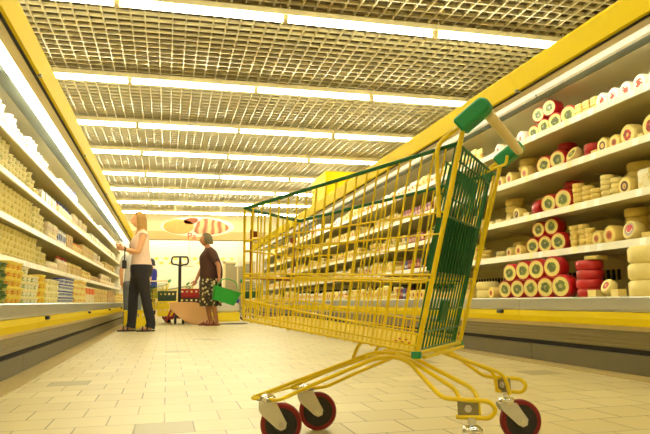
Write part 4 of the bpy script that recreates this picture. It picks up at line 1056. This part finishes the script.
def woman_brown():
    hd = (.075, 0, 1.425)
    torso = [((-.01, 0, .93), (.14, .17)), ((-.005, 0, 1.06), (.14, .16)), ((.005, 0, 1.2), (.12, .15)), ((.03, 0, 1.345), (.065, .11))]
    arms = {'l': ((.0, .175, 1.32), (-.15, .275, 1.06), (-.165, .355, .855), (.020, .036)), 'r': ((.0, -.175, 1.32), (.16, -.245, 1.07), (.265, -.22, .835), (.020, .036))}
    legs = {'l': [(-.03, .085, .85), (-.04, .09, .47), (-.12, .09, .09)], 'r': [(.02, -.085, .85), (.06, -.085, .47), (.0, -.085, .09)]}
    o, hands = figure('grey-haired woman in dark brown shirt and patterned skirt walking past with green basket', (.76, 11.6, 0), PI - .1, hd, torso, arms, legs, 'skin2', {'l': ((1, 0, 0), (.3, -.9, .3)), 'r': ((1, 0, 0), (0, 1, .1))})
    t = MB(); loft(t, smooth([(-.01, 0, .84, .2, .22), (-.012, 0, .92, .205, .222), (-.01, 0, 1.04, .2, .208), (.015, 0, 1.16, .19, .2), (.03, 0, 1.25, .172, .2), (.02, 0, 1.33, .13, .185), (.025, 0, 1.38, .09, .12), (.04, 0, 1.405, .066, .075)]), 'browncloth')
    for k, s_ in (('l', 1), ('r', -1)):
        sh, el = arms[k][0], arms[k][1]; limb(t, [((.015, s_ * .12, 1.32), .078), (sh, .078), (lerp(sh, el, .4), .072), (lerp(sh, el, .75), .068)], 'browncloth')
    t.obj('shirt', o)
    k = MB(); rg = smooth([(0, 0, .93, .17, .195), (0, 0, .84, .195, .215), (-.005, 0, .6, .2, .215), (-.012, 0, .35, .195, .205)])
    loft(k, rg, 'floral', 28, [.0 if q[2] > .8 else .035 for q in rg]).obj('skirt', o)
    put('hair', hair_mesh(hd, 'greyhair', .075), o)
    sandals(o, legs, 'redshoe')
    # the green shopping basket she carries
    bk = MB(); L0, W0, L1, W1, hh = .19, .115, .235, .145, .24
    def ringp(l, w, z, n=5, r=.03):
        ps = []
        for cx, cy, a0 in ((l - r, w - r, 0), (-l + r, w - r, 90), (-l + r, -w + r, 180), (l - r, -w + r, 270)):
            for q in range(n + 1):
                a = math.radians(a0 + 90 * q / n); ps.append((cx + r * math.cos(a), cy + r * math.sin(a), z))
        return ps
    vs = sum([ringp(L0, W0, 0), ringp(L1, W1, hh - .02), ringp(L1 + .012, W1 + .012, hh - .018), ringp(L1 + .012, W1 + .012, hh), ringp(L1 - .004, W1 - .004, hh), ringp(L0 - .004, W0 - .004, .006)], [])
    N = len(vs) // 6; fs = [tuple(range(N))[::-1], tuple(range(5 * N, 6 * N))]
    for i in range(5):
        for q in range(N): fs.append((i * N + q, i * N + (q + 1) % N, (i + 1) * N + (q + 1) % N, (i + 1) * N + q))
    bk.add(vs, fs, 'basketgreen')
    for zz in (.07, .13):
        f = zz / hh; rp = ringp(L0 + (L1 - L0) * f + .003, W0 + (W1 - W0) * f + .003, zz); bk.tube(rp + [rp[0]], .005, 'basketgreen', 5)
    o2 = bk.obj('shopping_basket'); o2.location = (.955, 11.17, .41); o2.rotation_euler = (0, math.radians(17), math.radians(4))
    MB().tube([(-.2, 0, hh - .01), (-.13, 0, hh + .15), (-.06, 0, hh + .175), (.06, 0, hh + .175), (.13, 0, hh + .15), (.2, 0, hh - .01)], .009, 'basketgreen', 8, .05).obj('handle', o2)
    tag(o2, 'bright green plastic shopping basket carried by the woman in brown', 'basket')
woman_brown()

# two more shoppers, mostly hidden: one right behind the woman in pink, one at the far end
def plain_person(label, loc, rz, scale, top_m, leg_m, hair_m):
    hd = (.03, 0, 1.43)
    torso = [((0, 0, .9), (.11, .145)), ((0, 0, 1.04), (.095, .125)), ((0, 0, 1.2), (.10, .14)), ((-.02, 0, 1.34), (.06, .10))]
    arms = {k: ((-.02, s_ * .165, 1.31), (-.02, s_ * .225, 1.06), (.07, s_ * .215, .84), (.02, .034)) for k, s_ in (('l', 1), ('r', -1))}
    legs = {k: [(0, s_ * .085, .82), (.01, s_ * .09, .47), (-.02, s_ * .09, .085)] for k, s_ in (('l', 1), ('r', -1))}
    o, hands = figure(label, loc, rz, hd, torso, arms, legs, 'skin', {'l': ((1, 0, 0), (0, -1, .1)), 'r': ((1, 0, 0), (0, 1, .1))}, scale)
    t = MB(); loft(t, smooth([(0, 0, .86, .14, .175), (0, 0, .96, .14, .168), (.008, 0, 1.1, .135, .16), (.012, 0, 1.22, .14, .172), (-.005, 0, 1.31, .115, .17), (-.018, 0, 1.36, .08, .12), (-.015, 0, 1.385, .06, .07)]), top_m)
    for k, s_ in (('l', 1), ('r', -1)): limb(t, [((-.015, s_ * .12, 1.315), .066), (arms[k][0], .066), (lerp(arms[k][0], arms[k][1], .7), .058)], top_m)
    t.obj('shirt', o)
    j = MB(); loft(j, smooth([(0, 0, .72, .13, .17), (0, 0, .8, .15, .18), (0, 0, .9, .135, .168)]), leg_m)
    for k, (hp, kn, an) in legs.items(): limb(j, [((hp[0], hp[1], .84), .105), (lerp(hp, kn, .5), .094), (kn, .08), ((an[0], an[1], .15), .072), ((an[0] + .015, an[1], .06), .074)], leg_m)
    j.obj('jeans', o); put('hair', hair_mesh(hd, hair_m, .09), o); sandals(o, legs, 'black'); return o
plain_person('person in faded blue jeans and pale shirt half hidden behind the woman in pink', (-.585, 11.55, 0), PI / 2, .92, 'lilac', 'bluejean', 'greyhair')
plain_person('distant dark-haired person in blue shirt at the far end, right of woman in pink', (-.44, 19.2, 0), PI * .9, 1.02, 'bluebag', 'denim', 'eye')

# ---------------------------------------------------------------- crates, pallet jack, cardboard at the end of the aisle
_cr = {}
def crate(name, x, y, z, w, d, h, m, lab, rz=0):
    key = (w, d, h, m)
    if key not in _cr:
        mb = MB(); t_ = .012
        mb.box((-w / 2, -d / 2, 0), (w / 2, d / 2, t_), m)
        for sx in (-1, 1):
            mb.box((sx * w / 2, -d / 2, 0), (sx * (w / 2 - t_), d / 2, h * .6), m); mb.box((sx * w / 2, -d / 2, h * .82), (sx * (w / 2 - t_), d / 2, h), m)
            for yy in (-d / 2, -d / 6 - .02, d / 6 - .02, d / 2 - .04): mb.box((sx * w / 2, yy, h * .6), (sx * (w / 2 - t_), yy + .04, h * .82), m)
        for sy in (-1, 1):
            mb.box((-w / 2, sy * d / 2, 0), (w / 2, sy * (d / 2 - t_), h * .6), m); mb.box((-w / 2, sy * d / 2, h * .82), (w / 2, sy * (d / 2 - t_), h), m)
            for k in range(5): xx = -w / 2 + k * (w - .04) / 4; mb.box((xx, sy * d / 2, h * .6), (xx + .04, sy * (d / 2 - t_), h * .82), m)
        mb.box((-w / 2 - .012, -d / 2 - .012, h - .02), (w / 2 + .012, -d / 2 + .002, h), m).box((-w / 2 - .012, d / 2 - .002, h - .02), (w / 2 + .012, d / 2 + .012, h), m)
        _cr[key] = mb.mesh('crate')
    o = put(name, _cr[key], None, (x, y, z), (0, 0, rz)); tag(o, lab, 'crate'); return o
crate('plastic_crate', -.50, 10.95, .001, .36, .42, .30, 'crateyellow', 'yellow crate on the floor between the legs of woman in pink')
crate('plastic_crate', -.0, 13.25, .147, .36, .4, .17, 'crateyellow', 'lower yellow crate left of the pallet jack')
crate('plastic_crate', -.0, 13.25, .318, .36, .4, .13, 'crateyellow', 'upper yellow crate left of the pallet jack')
crate('plastic_crate', -.0, 13.25, .449, .36, .4, .2, 'crategreen', 'dark green crate on top of the yellow crates')
crate('plastic_crate', .44, 13.25, .348, .42, .42, .16, 'cratedark', 'dark brown crate under the red crate')
crate('plastic_crate', .44, 13.25, .509, .42, .42, .18, 'cratered', 'red crate on top of the dark crates')
crate('plastic_crate', .44, 13.25, .147, .42, .42, .2, 'cratedark', 'lowest dark brown crate beneath the cardboard and red crate')
def pallet_jack():
    o = thing('pallet_jack', 'red pallet jack with tall black steering mast and loop handle', 'pallet jack', (.235, 12.6, 0))
    mb = MB(); mb.tube([(0, 0, .25), (-.005, -.02, 1.14)], .03, 'black', 12); mb.tube([(0, 0, .14), (0, 0, .42)], .06, 'black', 14); mb.obj('mast', o)
    mb = MB(); mb.tube([(0, -.02, 1.12), (-.05, -.02, 1.15), (-.15, -.02, 1.16), (-.168, -.02, 1.22), (-.15, -.02, 1.305), (.14, -.02, 1.305), (.158, -.02, 1.22), (.14, -.02, 1.16), (.05, -.02, 1.15), (0, -.02, 1.12)], .017, 'black', 10, .05)
    mb.tube([(0, -.02, 1.12), (0, -.02, 1.31)], .026, 'black', 10); mb.obj('handle', o)
    mb = MB(); mb.rbox((-.17, -.02, .11), (.17, .26, .16), .02, 'jackred'); mb.tube([(-.15, .05, .3), (-.24, -.08, .06)], .02, 'jackred', 8); mb.tube([(.1, .05, .32), (.17, .0, .14)], .02, 'jackred', 8)
    mb.prism([(-.15, .14), (-.03, .36), (.03, .36), (.15, .14)], .03, 'jackred', Matrix.Translation((0, .08, 0)) @ Matrix.Rotation(PI / 2, 4, 'X')); mb.obj('body', o)
    for xx in (-.27, .11): MB().box((xx, .26, .085), (xx + .16, 1.4, .145), 'jackred').obj('fork', o)
    for xx in (-.075, .075): MB().lathe([(.06, -.025), (.085, -.022), (.085, .022), (.06, .025)], 'black', 20, Matrix.Translation((xx, .0, .086)) @ Matrix.Rotation(PI / 2, 4, 'Y')).obj('wheel', o)
    for xx in (-.19, .19): MB().lathe([(.03, -.04), (.04, -.04), (.04, .04), (.03, .04)], 'black', 14, Matrix.Translation((xx, 1.25, .041)) @ Matrix.Rotation(PI / 2, 4, 'Y')).obj('roller', o)
pallet_jack()
# bent sheet of cardboard leaning from the jack to the floor
lo_ = smooth([(.04, -.22, .29), (.16, -.2, .17), (.30, -.2, .07), (.48, -.2, .012), (.7, -.2, .008), (.92, -.18, .006)], 3)
hi_ = smooth([(.0, .1, .41), (.14, .14, .42), (.32, .16, .42), (.54, .18, .40), (.72, .14, .25), (.93, -.05, .02)], 3)
vs = []; K = 5; n = len(lo_)
for a_, b_ in zip(lo_, hi_):
    for k in range(K):
        f = k / (K - 1); q = lerp(a_, b_, f); vs.append((q[0], q[1], q[2] - .05 * math.sin(PI * f) * (q[2] > .06)))
nv = len(vs); vs += [(a_, b_ + .002, c_ + .006) for a_, b_, c_ in vs]; fs = []
mb = MB()
for i in range(n - 1):
    for k in range(K - 1):
        q = [i * K + k, i * K + k + 1, (i + 1) * K + k + 1, (i + 1) * K + k]; fs.append(q[::-1]); fs.append([p + nv for p in q])
    for k in (0, K - 1): fs.append((i * K + k, (i + 1) * K + k, (i + 1) * K + k + nv, i * K + k + nv))
for k in range(K - 1):
    for e_ in (0, (n - 1) * K): fs.append((e_ + k, e_ + k + 1, e_ + k + 1 + nv, e_ + k + nv))
mb.add(vs, fs, 'card', True); o = mb.obj('cardboard_sheet'); o.location = (.04, 12.14, 0)
tag(o, 'bent brown cardboard sheet propped on the pallet jack behind the woman in brown', 'cardboard')
o = MB().prism([(-.28, -.12), (.26, -.2), (.36, .05), (.1, .2), (-.25, .16)], .012, 'carddark').obj('floor_mat'); o.location = (1.15, 12.1, .001)
tag(o, 'dark flat sheet lying on floor behind the feet of the woman in brown', 'mat')
# wrapped goods behind the green basket
def sackm(w, d, h, m): return MB().rbox((-w / 2, -d / 2, 0), (w / 2, d / 2, h), .09, m, n=4).mesh('sack')
o = put('wrapped_bundle', sackm(.8, .6, .2, 'sack'), None, (1.15, 14.2, .19)); tag(o, 'lower pale wrapped bundle on a low yellow platform behind the green basket', 'bundle')
o = put('wrapped_bundle', sackm(.6, .5, .16, 'sack'), None, (1.0, 14.2, .393)); tag(o, 'middle pale wrapped bundle in the pile behind the green basket', 'bundle')
o = put('wrapped_bundle', sackm(.16, .4, .1, 'bluebag'), None, (1.48, 14.2, .393)); tag(o, 'dark blue bundle on the pile behind the green basket', 'bundle')
o = put('wrapped_bundle', sackm(.5, .45, .16, 'sack'), None, (.98, 14.2, .556)); tag(o, 'topmost pale wrapped bundle behind the green basket', 'bundle')
o = MB().rbox((-.4, -.35, .0), (.4, .35, .188), .02, 'crateyellow').obj('display_platform'); o.location = (1.15, 14.2, .001); tag(o, 'low yellow platform under the pale wrapped bundles', 'platform')
# ---------------------------------------------------------------- bakery end: hanging sign, pendant lamps, shutter
def ell(a, b, n=48, cx=0, cy=0, rot=0):
    return [(cx + a * math.cos(2 * PI * i / n) * math.cos(rot) - b * math.sin(2 * PI * i / n) * math.sin(rot), cy + a * math.cos(2 * PI * i / n) * math.sin(rot) + b * math.sin(2 * PI * i / n) * math.cos(rot)) for i in range(n)]
sg = thing('hanging_sign', 'oval hanging bakery sign with bread pictures and red letters', 'sign', (.76, 17.0, 2.42))
RX = Matrix.Rotation(PI / 2, 4, 'X')
MB().prism(ell(.97, .265), .03, 'signwhite', RX).obj('board', sg)
MB().prism([(x, y) for x, y in ell(.40, .20, 32, -.5, 0.0, .0)], .004, 'loaf', Matrix.Translation((0, -.031, 0)) @ RX).obj('loaf_picture', sg)
MB().prism(ell(.19, .085, 24, -.18, .155, .15), .004, 'loafdark', Matrix.Translation((0, -.031, 0)) @ RX).obj('dark_loaf_picture', sg)
pts_ = [(-.12, -.12), (0.0, -.2), (.3, -.225), (.6, -.17), (.82, -.06), (.84, .02), (.6, .155), (.3, .225), (.12, .235), (-.02, .12)]
MB().prism(pts_, .004, 'slices', Matrix.Translation((0, -.031, 0)) @ RX).obj('sliced_bread_picture', sg)
tx = bpy.data.curves.new('letters', 'FONT'); tx.body = 'Pa'; tx.size = .26; tx.extrude = .004; tx.materials.append(M['signred'])
to = bpy.data.objects.new('letters', tx); COL.objects.link(to)
bpy.context.view_layer.update()
lm = bpy.data.meshes.new_from_object(to.evaluated_get(bpy.context.evaluated_depsgraph_get())); bpy.data.objects.remove(to)
put('letters', lm, sg, (-.28, -.037, -.34), (PI / 2, 0, 0))
mb = MB()
for xx in (-.6, .6): mb.tube([(xx, -.01, .2), (xx, -.01, .72)], .006, 'beige', 6)
mb.obj('hanger', sg)
for i, (px_, yy) in enumerate(((.66, 20.6), (2.28, 20.6))):
    o = thing('pendant_lamp', 'white pendant lamp hanging over the bakery, %s' % ('behind the woman in brown' if i == 0 else 'right of the woman in brown'), 'lamp', (px_, yy, 1.5))
    MB().lathe([(.05, .42), (.06, .4), (.13, .12), (.17, .06), (.17, .05), (.12, .1), (.05, .38)], 'white', 20).obj('lamp_shade', o)
    MB().tube([(0, 0, .42), (0, 0, 1.13)], .012, 'white', 6).obj('cord', o)
dr = MB()
dr.box((2.0, 23.42, .0), (2.08, 23.5, 1.9), 'beige').box((3.1, 23.42, 0), (3.18, 23.5, 1.9), 'beige').box((2.0, 23.42, 1.82), (3.18, 23.5, 1.9), 'beige')
for k in range(14): dr.box((2.08, 23.44 + .01 * (k % 2), k * .13), (3.1, 23.5, k * .13 + .128), 'doorgrey')
dr.box((2.5, 23.43, 0), (2.55, 23.5, 1.82), 'beige'); o = struct('door_1', dr)
# bakery counter in front of the far wall
o = thing('bakery_counter', 'pale bakery counter along the far wall', 'counter', (.2, 21.4, 0))
MB().box((-1.9, -.35, .0005), (1.5, .35, .86), 'wallcream').obj('body', o); MB().box((-1.95, -.4, .86), (1.55, .4, .9), 'white').obj('worktop', o)
# yellow header box above the right-hand case
o = MB().rbox((-.5, -.55, 0), (.5, .55, .62), .01, 'yellow').obj('header_box'); o.location = (3.2, 11.2, 2.106); tag(o, 'yellow header box standing on top of the right row of cases', 'box')

# ---------------------------------------------------------------- world and view
w = bpy.data.worlds.new('world'); sc.world = w; w.use_nodes = True
w.node_tree.nodes['Background'].inputs[0].default_value = (1, .93, .78, 1); w.node_tree.nodes['Background'].inputs[1].default_value = .3
vs_ = sc.view_settings
sc.display_settings.display_device = 'sRGB'; vs_.view_transform = 'Standard'; vs_.look = 'None'; vs_.gamma = 1.0; vs_.use_curve_mapping = False
vs_.exposure = 1.12
sc.cycles.use_denoising = True
sc.cycles.max_bounces = 6
sc.cycles.sample_clamp_indirect = 6
